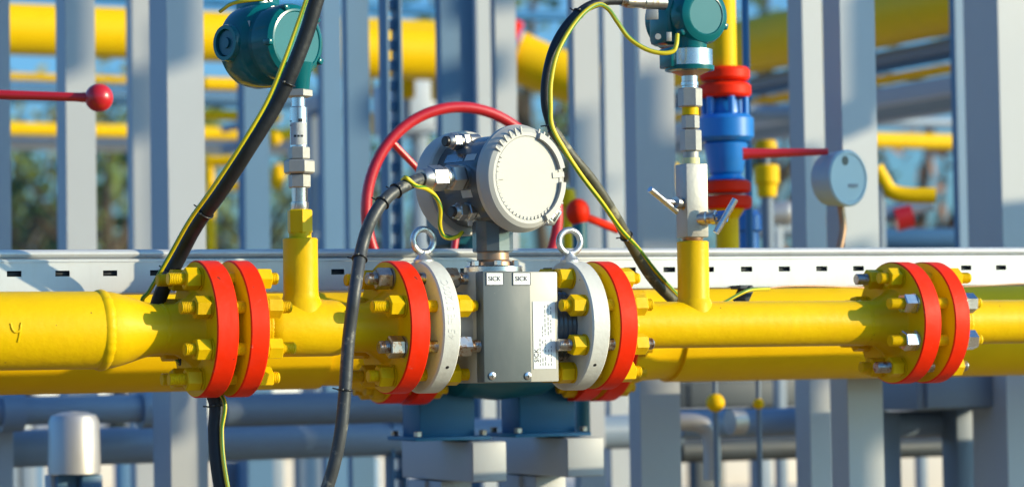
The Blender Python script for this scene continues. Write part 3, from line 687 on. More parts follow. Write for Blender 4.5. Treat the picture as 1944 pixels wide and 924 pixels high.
# ================================================================== REAR LINE (large yellow pipe, valve, supports)
YR = .92
zr0 = pt(972, 637, YR).z; RR = 93.5*proj(pt(972, 637, YR))[2]/FPX
RA = lambda px: Vector((ax(px, YR, 637), YR, zr0))
rear = thing('rear_pipe', RA(300), 'wide yellow pipe in shadow directly behind the left half of the front line', 'pipe', 'wide yellow rear pipes')
def rear_flange(parent, pa, pb, neck):
    xa, xb = RA(pa).x, RA(pb).x; T = xb-xa; q = 126*proj(RA(pa))[2]/FPX; c = .003
    body = [(0, q-c), (c, q), (T-c, q), (T, q-c)]
    if neck < 0: prof = [(-.15, RR*.93), (-.08, RR*.96), (-.03, RR*1.1), (-.002, RR*1.14)]+body+[(T+.004, RR)]; mt = [0]*4+[1]*3+[0]
    else: prof = [(-.004, RR)]+body+[(T+.002, RR*1.14), (T+.03, RR*1.1), (T+.08, RR*.96), (T+.15, RR*.93)]; mt = [0]+[1]*3+[0]*4
    f = MB().lathe(prof, (xa, YR, zr0), X1, 72, mats=mt).build('flange', ['yellow_far', 'red'], parent)
    return f
def rear_bolts(parent, pa, pb):
    base = None
    for i in range(12):
        a = 2*PI*(i+.5)/12; q = 104*proj(RA(pa))[2]/FPX
        if base is None:
            xa, xb = RA(pa).x, RA(pb).x
            base = MB().lathe([(-.045, .011), (xb-xa+.045, .011)], (xa, YR, zr0), X1, 10).hexa((xa-.03, YR, zr0), (xa-.001, YR, zr0), .036).hexa((xb+.001, YR, zr0), (xb+.03, YR, zr0), .036).build('stud_bolt', 'yellow_dull', parent); b = base
        else: b = copy_part(base, parent, (0, 0, 0))
        b.location = (0, math.cos(a)*q, math.sin(a)*q)
MB().lathe([(0, RR), (RA(716).x-.149-RA(-700).x, RR)], RA(-700), X1, 64).build('pipe', 'yellow_far', rear)
rear_flange(rear, 716, 752, -1); rear_bolts(rear, 716, 800)
vl = thing('ball_valve', RA(915), 'large teal ball valve low behind the flow meter carrying the red handwheel', 'valve')
MB().lathe([(0, RR*.8), (0, 126*RR/93.5), (RA(800).x-RA(766).x, 126*RR/93.5), (RA(802).x-RA(766).x, RR*.9), (RA(835).x-RA(766).x, RR*.95), (RA(860).x-RA(766).x, RR*1.2), (RA(940).x-RA(766).x, RR*1.3), (RA(1020).x-RA(766).x, RR*1.2), (RA(1060).x-RA(766).x, RR*.95), (RA(1076).x-RA(766).x, RR*.9), (RA(1078).x-RA(766).x, 126*RR/93.5), (RA(1110).x-RA(766).x, 126*RR/93.5), (RA(1110).x-RA(766).x, RR*.8)], RA(766), X1, 64, mats=[1, 1, 1, 0, 0, 0, 0, 0, 0, 1, 1, 1]).build('valve_body', ['teal_dark', 'red'], vl)
xv = RA(905).x
MB().lathe([(0, .07), (.12, .06), (.13, .085), (.155, .085)], (xv, YR, zr0+RR), Z1, 32).build('stem_housing', 'teal_dark', vl)
hz = pt(880, 403, YR).z
MB().box((xv-.01, YR+.02, hz), (.16, .14, .16), .02).lathe([(0, .05), (.08, .045)], (xv-.02, YR-.03, hz), -Y1, 24).build('gearbox', 'teal_dark', vl)
MB().cyl((xv, YR, zr0+RR+.14), (xv, YR, hz-.06), .05).build('stem_post', 'teal_dark', vl)
YW = YR-.16
wc = pt(880, 403, YW); sc_ = proj(wc)[2]/FPX; RW = 200*sc_
hw = MB().torus(wc, Y1, RW, 10.5*sc_, 80, 16).build('handwheel', 'red_dark', vl)
for k, dg in enumerate((138, 18, 258)):
    a = math.radians(dg); d = Vector((math.cos(a), 0, math.sin(a)))
    MB().cyl(wc+d*.03+Y1*.02, wc+d*RW, 6.5*sc_, 12).build('spoke', 'red_dark', hw)
MB().lathe([(-.02, .035), (.04, .035), (.07, .025)], wc+Y1*.0, Y1, 24).build('wheel_hub', 'red', hw)
rear2 = thing('rear_pipe', RA(1500), 'wide yellow pipe directly behind the right half of the front line', 'pipe', 'wide yellow rear pipes')
rear_flange(rear2, 1120, 1156, 1); rear_bolts(rear2, 1078, 1156)
MB().lathe([(0, RR), (RA(3000).x-RA(1156).x-.15, RR)], RA(1156)+X1*.15, X1, 64).build('pipe', 'yellow_far', rear2)
# pedestal beams and blue supports
def beam(pl, pf, pr, pyt, pyb, Yf, L, label):
    a, b = pt(pf, pyt, Yf), pt(pr, pyb, Yf)
    t = thing('support_beam', ((a.x+b.x)/2, Yf, b.z), label, 'beam', 'white grey beams under the ball valve')
    MB().box(((a.x+b.x)/2, Yf+L/2, (a.z+b.z)/2), (b.x-a.x, L, a.z-b.z), .004).build('square_tube', 'grey', t)
    MB().box(((a.x+b.x)/2, Yf-.002, (a.z+b.z)/2), (b.x-a.x-.004, .003, a.z-b.z-.004), .001).build('end_plate', 'grey', t)
    MB().box(((a.x+b.x)/2, Yf+L-.1, b.z/2), (.1, .1, b.z-.006), .003).build('leg', 'grey', t)
    MB().box(((a.x+b.x)/2, Yf+.22, b.z/2), (.08, .08, b.z-.006), .003).build('leg', 'grey', t)
    return t, a.z, a.x, b.x
for pl, pf, pr, pyt, pyb, lab, sup in ((755, 895, 962, 838, 913, 'left white grey square beam below the teal ball valve', ((800, 905, 'left dark blue saddle post carrying the ball valve'),)), (965, 1075, 1147, 831, 903, 'right white grey square beam below the teal ball valve', ((990, 1096, 'right dark blue saddle post carrying the ball valve'),))):
    t, zt_, xa, xb = beam(pl, pf, pr, pyt, pyb, YR-.04, .40, lab)
    for a, b, l2 in sup:
        ysup = YR+.055
        q0, q1 = pt(a, 780, ysup-.06), pt(b, 780, ysup-.06)
        s = thing('saddle_post', ((q0.x+q1.x)/2, ysup, zt_), l2, 'support', 'dark blue saddle posts')
        MB().box(((q0.x+q1.x)/2, ysup, (zt_+.004+zr0-RR*.85)/2), (q1.x-q0.x, .10, zr0-RR*.85-zt_-.004), .004).build('post', 'blue_dark', s)
        fp_ = MB().box(((q0.x+q1.x)/2, ysup, zt_+.0085), (q1.x-q0.x+.05, .16, .009), .002).build('foot_plate', 'blue_dark', s)
        for sx_ in (-1, 1):
            for sy_ in (-1, 1):
                c_ = Vector(((q0.x+q1.x)/2+sx_*((q1.x-q0.x)/2+.012), ysup+sy_*.066, zt_+.0135)); MB().hexa(c_, c_+Z1*.012, .017).build('anchor_bolt', 'zinc', fp_)

# ================================================================== STEEL COLUMNS
cdep = lambda d: 7.75 if d < 9 else 6.95 if d < 9.6 else 7.2+(d-10)*.75     # rack columns stand about seven to eleven metres off
def column(pS, pF, pR, depth, label, m='grey', top=4.4, base=True, flangew=0.0):
    depth = cdep(depth); p = dp(pF, 460, depth); Y = p.y; xL = p.x; xR = pt(pR, 460, Y).x
    lo, hi = .0, 3.0
    for _ in range(40):
        mid = (lo+hi)/2; q = proj(Vector((xL, Y+mid, p.z)))[0]
        if q > pS: lo = mid
        else: hi = mid
    d = max(lo, .03); w = xR-xL
    t = thing('steel_column', ((xL+xR)/2, Y+d/2, 0), label, 'column', 'painted steel columns of the pipe rack')
    MB().box(((xL+xR)/2, Y+d/2, top/2+.01), (w, d, top-.02), .0012, seg=1).build('shaft', m, t)
    MB().box(((xL+xR)/2, Y+d/2, .011), (w+.14, d+.14, .02), .003).build('base_plate', m, t)
    return t
COLS = [
 (-34, -14, 22, 10.5, 'pale column cut by the left edge of the frame', 'grey'),
 (109, 127, 184, 11, 'pale column just behind the ball of the red lever', 'grey'),
 (243, 253, 299, 12.5, 'narrow pale column between the red lever ball and the widest left column', 'grey'),
 (287, 320, 391, 10, 'wide pale column left of the left teal head, seen again below its pipe', 'grey'),
 (453, 466, 514, 14, 'column below the left teal head, its shade painted in blue grey', 'bluegrey_and_shade'),
 (606, 616, 655, 15, 'column just right of the left teal head and sensor stem, its shade painted in blue', 'bluegrey_and_shade'),
 (655, 663, 706, 12, 'column left of the perforated ladder, its shade painted in dark blue grey', 'bluegrey_and_shade'),
 (832, 842, 906, 12, 'column rising behind the top of the red handwheel, its shade painted in blue grey', 'bluegrey_and_shade'),
 (903, 911, 938, 13.5, 'thin pale column squeezed right of the blue one behind the handwheel', 'grey'),
 (937, 946, 986, 12, 'pale column left of the yellow sloping elbow', 'grey'),
 (1083, 1095, 1143, 11.5, 'pale column behind the hooked cable, right of the yellow elbow', 'grey'),
 (1143, 1153, 1188, 13, 'thin pale column between the hooked cable and the right teal head', 'grey'),
 (1188, 1210, 1286, 10, 'wide column left of the steel block valve', 'grey'),
 (1503, 1531, 1570, 10.5, 'pale column above the tip of the right red lever', 'grey'),
 (1570, 1603, 1670, 9.5, 'wide pale column behind the round grey gauge', 'grey'),
 (1816, 1822, 1840, 12, 'thin post left of the broad column at far right, its shade painted in blue', 'bluegrey_and_shade'),
 (1838, 1904, 1990, 8.6, 'broad grey column at the far right edge', 'grey'),
]
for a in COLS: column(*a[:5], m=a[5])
column(1526, 1548, 1586, 12.5, 'slim grey column low between the two blue pipes at lower right', 'slate', top=1.2)

# vertical perforated cable ladder
p = dp(744, 300, 8.2); w = 32*8.2/FPX
ld = thing('cable_ladder', (p.x, p.y, 0), 'vertical dark blue perforated cable ladder behind the red handwheel', 'cable ladder')
for s in (-1, 1): MB().box((p.x+s*w*.42, p.y, 2.2), (w*.2, .06, 4.38), .003).build('rail', 'bluegrey_and_shade', ld)
mb = MB()
for k in range(70): mb.box((p.x, p.y+.01, .2+k*.06), (w*.66, .03, .028), 0)
r_ = mb.build('rungs', 'bluegrey_and_shade', ld); r_['kind'] = 'stuff'; r_.name = 'rung'

# ================================================================== HELPERS FOR PLANT BEHIND
def xpipe(name, px0, px1, pxc, pyc, rpx, depth, m, label, cat='pipe', group=None, seg=40, flanges=()):
    c = dp(pxc, pyc, depth); r = rpx*depth/FPX
    x0, x1 = pt(px0, pyc, c.y).x, pt(px1, pyc, c.y).x
    t = thing(name, c, label, cat, group)
    MB().lathe([(0, r*.9), (.004, r), (x1-x0-.004, r), (x1-x0, r*.9)], (x0, c.y, c.z), X1, seg).build('pipe', m, t)
    for fp in flanges:
        xx = pt(fp, pyc, c.y).x
        MB().lathe([(-.03, r), (-.03, r*1.45), (.03, r*1.45), (.03, r)], (xx, c.y, c.z), X1, seg).build('flange', m, t)
    return t
def ypipe(name, px, py, rpx, depth, near, far, m, label, cat='pipe', group=None, seg=40, box=None):
    c = dp(px, py, depth); r = rpx*depth/FPX
    t = thing(name, c, label, cat, group)
    if box: MB().box(c+Y1*(far-near)/2, (box*depth/FPX, near+far, 2*r), .005).build('beam', m, t)
    else: MB().lathe([(-near, r), (far, r)], c, Y1, seg).build('pipe', m, t)
    return t
def vstack(name, px, depth, parts, label, cat, group=None, lean=0.0):
    """a standing fitting built of turned pieces: parts = (name, py_bottom, py_top, half width px, [half width top px], material, kind)"""
    o = dp(px, parts[0][1], depth); k = depth/FPX
    t = thing(name, o, label, cat, group)
    for nm, yb, yt, w0, w1, m, kd in parts:
        b, e = dp(px, yb, depth), dp(px, yt, depth); h = e.z-b.z
        mb = MB()
        if kd == 'hex': mb.hexa(Vector((o.x, o.y, b.z)), Vector((o.x, o.y, e.z)), w0*2*k*.95, ph=.3)
        elif kd == 'box': mb.box((o.x, o.y, (b.z+e.z)/2), (w0*2*k, w0*2*k, h), .006)
        elif kd == 'ball': mb.sphere((o.x, o.y, (b.z+e.z)/2), h/2)
        else: 
            c = min(h*.2, w0*k*.15); mb.lathe([(0, w0*k-c), (c, w0*k), (h-c, w1*k), (h, w1*k-c)], (o.x, o.y, b.z), Z1, 36)
        mb.build(nm, m, t)
    return t
# ------------------------------------------------------------------ red lever with ball, top left
zdl = 6.1; k = zdl/FPX
b = dp(188, 186, zdl); a = dp(-160, 175, zdl)
lv = thing('valve_lever', a, 'red bar lever with a round ball end at upper left', 'lever', 'red valve levers')
MB().lathe([(0, 10*k), ((b-a).length-.05, 8.5*k), ((b-a).length-20*k, 10*k), ((b-a).length-10*k, 16*k)], a, b-a, 20).build('bar', 'red_dark', lv)
MB().sphere(b, 27*k, 32).build('ball_knob', 'red_dark', lv)
MB().cyl((a.x, a.y, zr0+RR), (a.x, a.y, a.z+.05), .03).build('stem', 'teal_dark', lv)
# red lever and knob right of the meter
zdl = 7.0; k = zdl/FPX
lv = thing('valve_lever', dp(1097, 403, zdl), 'red knobbed lever between the meter head and the hooked cable', 'lever', 'red valve levers')
MB().sphere(dp(1097, 403, zdl), 23*k, 24, (1, 1, 1.15)).build('ball_knob', 'red', lv)
MB().cyl(dp(1103, 408, zdl), dp(1172, 436, zdl+.1), 8*k, 16).build('bar', 'red', lv)
MB().cyl(dp(1100, 420, zdl), Vector((dp(1100, 420, zdl).x, dp(1100, 420, zdl).y, 1.0)), 14*k, 16).build('stem', 'teal_dark', lv)
vstack('small_valve', 1080, 8.3, [('stem', 560, 392, 10, 10, 'yellow_far', 'lathe'), ('bonnet', 392, 358, 18, 14, 'yellow_far', 'lathe')], 'small yellow valve bonnet peeking out between meter head and red knob', 'valve')
# ------------------------------------------------------------------ blue safety valve
sv = vstack('safety_valve', 1384, 6.8, [
 ('lower_pipe', 600, 396, 22, 22, 'yellow_far', 'lathe'), ('lower_hub', 420, 394, 20, 34, 'yellow_far', 'lathe'),
 ('flange', 396, 371, 48, 48, 'red', 'lathe'), ('flange', 366, 343, 46, 46, 'red', 'lathe'),
 ('inlet_neck', 344, 330, 38, 30, 'blue', 'lathe'), ('body', 332, 268, 32, 42, 'blue', 'lathe'), ('collar', 268, 217, 54, 54, 'blue', 'lathe'),
 ('bonnet', 218, 182, 30, 26, 'blue', 'lathe'), ('flange', 184, 157, 50, 50, 'red', 'lathe'), ('flange', 152, 127, 48, 48, 'red', 'lathe'), ('upper_pipe', 128, -60, 24, 24, 'yellow_far', 'lathe')],
 'bright blue safety valve between pairs of red flanges behind the steel block valve', 'valve')
o = Vector(sv['_o'])
for a in (0.3, 1.35, 2.4, 3.4, 4.5, 5.5):
    x_, y_ = o.x+math.cos(a)*.051, o.y+math.sin(a)*.051
    MB().cyl((x_, y_, dp(1384, 218, 6.8).z), (x_, y_, dp(1384, 184, 6.8).z), .0085, 12).build('yoke_rod', 'blue', sv)
vstack('blue_riser', 1426, 7.1, [('pipe', 600, -80, 7, 7, 'blue_pipe', 'lathe'), ('clamp', 190, 178, 10, 10, 'blue_pipe', 'lathe')], 'thin dark blue vertical pipe just right of the blue safety valve', 'pipe')
vstack('blue_riser', 1424, 7.3, [('pipe', 620, 398, 20, 20, 'blue', 'lathe'), ('hub', 440, 404, 26, 26, 'blue', 'lathe')], 'short thick blue pipe at the foot of the safety valve', 'pipe')
zdl = 6.72; k = zdl/FPX
lv = thing('valve_lever', dp(1415, 291, zdl), 'dark red straight lever reaching right from the blue safety valve', 'lever', 'red valve levers')
MB().lathe([(0, 12*k), (.02, 10*k), ((dp(1572, 288, zdl)-dp(1410, 292, zdl)).length-.01, 6.5*k), ((dp(1572, 288, zdl)-dp(1410, 292, zdl)).length, 6*k)], dp(1410, 292, zdl), dp(1572, 288, zdl)-dp(1410, 292, zdl), 18).build('bar', 'red_dark', lv)
# gauge
zdl = 6.72; k = zdl/FPX
gc = dp(1612, 338, zdl); an_ = math.radians(15); gn = Vector((math.sin(an_), -math.cos(an_), 0))
gg = thing('pressure_gauge', gc, 'round grey gauge with a dark hole, in front of a wide column', 'gauge')
MB().lathe([(-.07, 36*k), (-.066, 50*k), (-.012, 54*k), (-.004, 54*k), (0, 51*k), (0, 47*k), (-.002, 46*k), (-.002, .001)], gc, gn, 56).build('case', ['gauge'], gg)
h = dp(1617, 304, zdl-.02)
hd = h-gc; hd = hd-gn*hd.dot(gn)
MB().cyl(gc+hd-gn*.006, gc+hd-gn*.0012, 9*k, 20, ch=0).build('vent_plug', 'black', gg)
MB().box(dp(1608, 352, zdl)+gn*.001, (.06, .002, .008), 0).build('faint_mark', 'inkgrey', gg)
MB().tube(spline([gc-Z1*50*k-gn*-.0+Y1*.04, gc-Z1*.12+Y1*.04+X1*.005, gc-Z1*.2+Y1*.04-X1*.01, gc-Z1*.35+Y1*.05], 6), .009, 12).build('hose', 'brown', gg)
# yellow cap valve and others round 1460
vstack('small_valve', 1461, 9.0, [('stem', 620, 372, 12, 12, 'slate', 'lathe'), ('neck', 374, 348, 18, 20, 'yellow_far', 'lathe'), ('bowl', 350, 312, 24, 24, 'yellow_far', 'lathe'), ('spindle', 312, 284, 6, 6, 'slate', 'lathe'), ('top_disc', 285, 265, 22, 20, 'yellow_dull', 'lathe')], 'yellow bowl shaped valve right of the blue safety valve', 'valve')
vstack('small_valve', 1277, 9.0, [('stem', 620, 362, 10, 10, 'slate', 'lathe'), ('bonnet', 362, 310, 14, 18, 'yellow_far', 'lathe')], 'yellow valve edge hidden left of the steel block valve', 'valve')
# dome-headed tank bits between the columns at right
def capsule(name, p0, p1, rpx, depth, m, label, cat):
    a, b = dp(*p0, depth), dp(*p1, depth); r = rpx*depth/FPX; L = (b-a).length
    prof = [(-r*math.cos(t), max(.001, r*math.sin(t))) for t in [PI/2*i/8 for i in range(9)]]+[(L+r*math.sin(t), max(.001, r*math.cos(t))) for t in [PI/2*i/8 for i in range(9)]]
    t = thing(name, (a+b)/2, label, cat)
    MB().lathe(prof, a, b-a, 32).build('shell', m, t)
    c = (a+b)/2; MB().box((c.x, c.y, c.z/2-r*.4), (r*.8, r*.8, c.z-r*.8), .004).build('stand', 'slate', t)
    return t
capsule('small_tank', (1455, 408), (1492, 404), 23, 11, 'clad', 'silvery capsule tank between the blue valve and the gauge', 'tank')
capsule('small_tank', (1648, 455), (1830, 455), 22, 11.5, 'bluegrey_and_shade', 'blue rounded tank just above the tray at right', 'tank')
# yellow lever and friends, right
zdl = 9.2; k = zdl/FPX
yl = thing('valve_lever', dp(1680, 345, zdl), 'yellow bent handle right of the round gauge', 'lever')
MB().tube(spline([dp(1662, 318, zdl), dp(1676, 342, zdl), dp(1690, 362, zdl), dp(1720, 370, zdl), dp(1775, 371, zdl)], 6), 15*k, 16).build('handle', 'yellow_far', yl)
MB().cyl(dp(1668, 350, zdl), Vector((dp(1668, 350, zdl).x, dp(1668, 350, zdl).y, .8)), 12*k, 16).build('stem', 'slate', yl)
zdl = 9.8; k = zdl/FPX
gp_ = thing('slanted_pipe', dp(1710, 402, zdl), 'pale grey slanted pipe below the yellow bent handle', 'pipe')
MB().cyl(dp(1640, 418, zdl), dp(1770, 385, zdl), 15*k, 24).build('pipe', 'pipe_grey', gp_)
MB().lathe([(-.03, 24*k), (.03, 24*k)], dp(1715, 412, zdl), dp(1770, 385, zdl)-dp(1640, 418, zdl), 24).build('red_clamp', 'red_dark', gp_)
# ------------------------------------------------------------------ big yellow pipes
tp = xpipe('overhead_pipe', -500, 905, 400, 70, 48, 14, 'yellow_far', 'big yellow pipe crossing behind the columns at the top left', group='big yellow overhead pipes', flanges=())
o = Vector(tp['_o']); k = 14/FPX
zdl = 13.2
a, b = dp(978, 108, zdl), dp(1090, 152, zdl)
el = thing('overhead_pipe', a, 'yellow pipe sloping down right with a red flange, behind the hooked cable', 'pipe', 'big yellow overhead pipes')
dr = (b-a).normalized(); Lr = (b-a).length
MB().lathe([(0, 50*zdl/FPX), (Lr*.5, 47*zdl/FPX), (Lr*1.6, 45*zdl/FPX)], a, dr, 40).build('pipe', 'yellow_far', el)
MB().lathe([(-.10, 66*zdl/FPX), (-.02, 66*zdl/FPX)], a, dr, 40).build('flange', 'red', el)
MB().lathe([(-1.0, 50*zdl/FPX), (-.1, 50*zdl/FPX)], a, X1, 40).build('straight_end', 'yellow_far', el)
ypipe('overhead_pipe', 1750, 18, 58, 13, 1.6, 3.2, 'yellow_far', 'big yellow pipe running away between the right columns at the top', group='big yellow overhead pipes')
# ------------------------------------------------------------------ cross members running away at right
ypipe('cross_beam', 1750, 98, 12, 13.2, 1.6, 3, 'slate', 'grey beam just below the big yellow pipe at upper right', cat='beam', box=40)
ypipe('blue_pipe', 1750, 117, 8, 13.3, 1.6, 3, 'blue_pipe', 'thin blue pipe below the grey beam at upper right')
ypipe('brown_pipe', 1760, 138, 10, 13.5, 1.6, 3, 'yellow_dull', 'mustard pipe hidden below the thin blue pipe at upper right')
ypipe('cross_beam', 1750, 172, 17, 13.2, 1.6, 3.4, 'grey', 'pale blue grey beam running away between the gauge column and far right', cat='beam', box=30)
ypipe('cross_beam', 1750, 205, 15, 13.6, 1.6, 3, 'slate', 'dark grey beam under the pale one at upper right', cat='beam', box=60)
xpipe('yellow_pipe', 1640, 1840, 1740, 268, 15, 15, 'yellow_far', 'straight yellow pipe low between the gauge column and the far right')
xpipe('grey_pipe', 1640, 1840, 1740, 232, 11, 16, 'pipe_grey', 'grey pipe above the straight yellow pipe at right')
xpipe('grey_pipe', 1380, 1540, 1460, 215, 16, 13, 'pipe_grey', 'blue grey pipe right of the blue safety valve collar')
xpipe('grey_pipe', 1380, 1540, 1460, 165, 14, 15, 'slate', 'dark pipe right of the upper red flanges')
xpipe('grey_pipe', 1380, 1560, 1460, 248, 12, 16, 'dark', 'black pipe behind the thin blue riser')
xpipe('grey_pipe', 1380, 1560, 1460, 436, 16, 11, 'slate', 'dull grey pipe just above the tray right of the blue pipe')
# ------------------------------------------------------------------ left middle plant
xpipe('yellow_pipe', -100, 640, 300, 251, 13, 17, 'yellow_far', 'slim yellow pipe above a pale pipe behind the left columns')
xpipe('pale_pipe', -100, 640, 300, 277, 13, 17.2, 'clad', 'pale silver pipe below the slim yellow pipe behind the left columns')
xpipe('yellow_pipe', -100, 250, 100, 148, 8, 16, 'yellow_dull', 'thin mustard pipe near the red lever')
xpipe('cross_beam', -100, 640, 300, 183, 18, 15.5, 'bluegrey_and_shade', 'dark blue grey beam level with the red lever ball', cat='beam')
xpipe('yellow_pipe', 385, 470, 425, 160, 13, 13.5, 'yellow_far', 'short yellow pipe below the left teal head')
xpipe('yellow_pipe', 385, 470, 425, 219, 10, 13.3, 'yellow_far', 'second short yellow pipe below the left teal head, slimmer')
fr_ = thing('pipe_loop', dp(425, 330, 14), 'yellow square pipe loop between the wide column and the slanting cable', 'pipe')
k = 14/FPX
MB().cyl(dp(392, 306, 14), dp(465, 306, 14), 11*k).build('top_pipe', 'yellow_far', fr_)
MB().cyl(dp(397, 306, 14), dp(400, 480, 14), 9*k).build('down_pipe', 'yellow_far', fr_)
MB().cyl(dp(392, 358, 14), dp(465, 352, 14), 9*k).build('lower_pipe', 'yellow_far', fr_)
for i, (px, py, r, lab) in enumerate(((521, 222, 13, 'round yellow valve wheel above the sensor stem gap'), (521, 264, 14, 'yellow hexagonal bonnet behind the silver sensor'), (527, 335, 15, 'tall yellow oval cap left of the sensor union nut'))):
    zdl = 15
    t = thing('yellow_bonnet', dp(px, py, zdl), lab, 'valve bonnet'); k = zdl/FPX; c = dp(px, py, zdl)
    MB().sphere(c, r*k, 20, (1, 1, 1 if i < 2 else 1.7)).build('cap', 'yellow_far', t)
    MB().cyl(c+Y1*.05, c+Y1*.8, 8*k).build('branch', 'slate', t)
for px, pys, lab in ((693, (142, 165), 'yellow double bonnet in the gap left of the perforated ladder'), (694, (232,), 'single yellow bonnet lower in the gap left of the perforated ladder'), (774, (137, 168), 'yellow double bonnet right of the perforated ladder'), (832, (140, 172), 'yellow double bonnet at the edge of the blue column behind the handwheel')):
    zdl = 13.4; k = zdl/FPX
    t = thing('yellow_bonnet', dp(px, pys[0], zdl), lab, 'valve bonnet')
    for py in pys:
        c = dp(px, py, zdl); MB().lathe([(-.05, 10*k), (-.04, 14*k), (.04, 14*k), (.05, 10*k)], c, Z1, 24).build('cap', 'yellow_far', t)
    MB().cyl(dp(px, pys[0]-30, zdl+.02), dp(px, pys[-1]+70, zdl+.02), 5*k).build('stem', 'slate', t)
xpipe('blue_pipe', -200, 2200, 900, 26, 9, 15.5, 'blue_pipe', 'thin bright blue pipe along the very top behind all columns')
# grey boards and cabinets in the mid distance
def cabinet(px0, px1, py0, py1, depth, m, label, cat='cabinet', dep=.5):
    a, b = dp(px0, py0, depth), dp(px1, py1, depth); b = pt(px1, py1, a.y)
    t = thing('equipment_cabinet', ((a.x+b.x)/2, a.y+dep/2, 0), label, cat)
    z1 = a.z; z0 = max(b.z, .1)
    MB().box(((a.x+b.x)/2, a.y+dep/2, (z0+z1)/2), (b.x-a.x, dep, z1-z0), .01).build('case', m, t)
    MB().box(((a.x+b.x)/2, a.y-.008, (z0+z1)/2), ((b.x-a.x)*.86, .014, (z1-z0)*.86), .004).build('door', m, t)
    for s in (-1, 1): MB().box(((a.x+b.x)/2+s*(b.x-a.x)*.38, a.y+dep/2, z0/2), (.08, .08, z0-.01), .003).build('leg', 'slate', t)
    return t
cabinet(628, 652, 172, 205, 14.2, 'grey', 'small pale box high beside the dark column')
cabinet(612, 650, 248, 320, 14.4, 'grey', 'pale cabinet between sensor stem and dark column')
cabinet(672, 704, 290, 460, 18, 'grey', 'tall pale cabinet between dark column and handwheel')
cabinet(765, 835, 150, 250, 17, 'grey', 'pale grey wall panel seen through the top of the handwheel', cat='panel')
cabinet(1740, 1944, 708, 774, 7.7, 'slate', 'dark grey seamed box low at the right behind the flange')
cabinet(1290, 1520, 722, 772, 13, 'dark', 'dark box under the yellow pipe right of the meter')

# ------------------------------------------------------------------ lower plant
xpipe('insulated_pipe', -300, 300, 100, 778, 27, 7.55, 'pipe_grey', 'thick grey pipe at lower left behind the silver capped post', group='grey pipes under the front line', flanges=(20, 285))
xpipe('insulated_pipe', 420, 800, 600, 775, 31, 7.75, 'slate', 'thick dull grey pipe low behind the hanging cables', group='grey pipes under the front line')
xpipe('blue_pipe', -300, 1290, 500, 838, 34, 8.0, 'pipe_grey', 'long blue grey pipe crossing the lower left and middle')
xpipe('blue_pipe', 1286, 1536, 1400, 803, 27, 8.1, 'pipe_grey', 'blue grey pipe low between the wide columns right of the meter')
xpipe('blue_pipe', 1686, 1872, 1780, 804, 26, 8.1, 'pipe_grey', 'blue grey pipe low right beneath the seamed box')
xpipe('dark_pipe', 1286, 1536, 1400, 852, 22, 8.7, 'dark', 'dark pipe below the blue grey one right of the meter')
xpipe('dark_pipe', 1686, 1872, 1780, 848, 18, 8.7, 'dark', 'dark pipe below the blue grey one at lower right')
zdl = 7.5; k = zdl/FPX
eb = thing('pipe_elbow', dp(1330, 810, zdl), 'white curved pipe elbow low right of the wide column', 'pipe')
MB().tube(spline([dp(1285, 800, zdl), dp(1320, 802, zdl), dp(1345, 815, zdl), dp(1352, 850, zdl), dp(1352, 910, zdl)], 8), 17*k, 20).build('pipe', 'clad', eb)
MB().lathe([(-.02, 24*k), (.02, 24*k)], dp(1398, 800, zdl), X1, 24).build('clamp_ring', 'clad', eb)
for px, py, r, lab in ((1358, 764, 18, 'bright yellow ball cap low behind the right pipe'), (1440, 766, 11, 'small yellow ball cap low behind the right pipe')):
    zdl = 7.4; t = thing('yellow_bonnet', dp(px, py, zdl), lab, 'valve bonnet'); k = zdl/FPX; c = dp(px, py, zdl)
    MB().sphere(c, r*k, 24).build('cap', 'yellow_far', t); MB().cyl(c, c+Z1*.12, 5*k).build('stem', 'slate', t)
    MB().cyl(c, c-Z1*.25, 5*k).build('stem', 'slate', t)
zdl = 7.0
cpst = thing('capped_post', (dp(141, 850, zdl).x, dp(141, 850, zdl).y, 0), 'shiny silver domed cylinder on dark legs at lower left', 'post'); k = zdl/FPX
o = dp(141, 898, zdl); h = dp(141, 800, zdl).z-o.z
MB().lathe([(0, 50*k), (h, 48*k), (h+12*k, 42*k), (h+18*k, 25*k), (h+20*k, .002)], o, Z1, 48).build('domed_cylinder', 'clad', cpst)
for px, m in ((97, 'grey'), (122, 'bluegrey_and_shade'), (170, 'bluegrey_and_shade')):
    q = dp(px, 899, zdl); MB().box((q.x, q.y, q.z/2), (14*k if m == 'grey' else 40*k, .05, q.z-.004), .003).build('leg', m, cpst)
for px, w, zdl, lab in ((60, 40, 13, 'blue leg at the bottom left corner'), (238, 34, 13, 'blue leg right of the silver capped post'), (480, 50, 13, 'blue leg between the hanging cables'), (690, 50, 12.5, 'blue leg left of the white grey beams'), (1340, 60, 14, 'dark leg under the pipes right of the meter')):
    q = dp(px, 868, zdl); k = zdl/FPX
    t = thing('pipe_support', (q.x, q.y, 0), lab, 'support', 'short legs under the pipes')
    MB().box((q.x, q.y, q.z/2+.004), (w*k, .1, q.z-.008), .004).build('post', 'bluegrey_and_shade' if px < 1000 else 'dark', t)
    MB().box((q.x, q.y, .008), (w*k+.08, .18, .012), .002).build('base_plate', 'slate', t)
for px0, px1, py0, py1, zdl, lab in ((517, 600, 780, 806, 12, 'white label box low behind the hanging cables'), (430, 470, 790, 808, 13, 'small pinkish box low beside the hanging cable'), (25, 60, 802, 824, 12, 'small pinkish box at the lower left')):
    cabinet(px0, px1, py0, py1, zdl, 'grey', lab, cat='box', dep=.15)

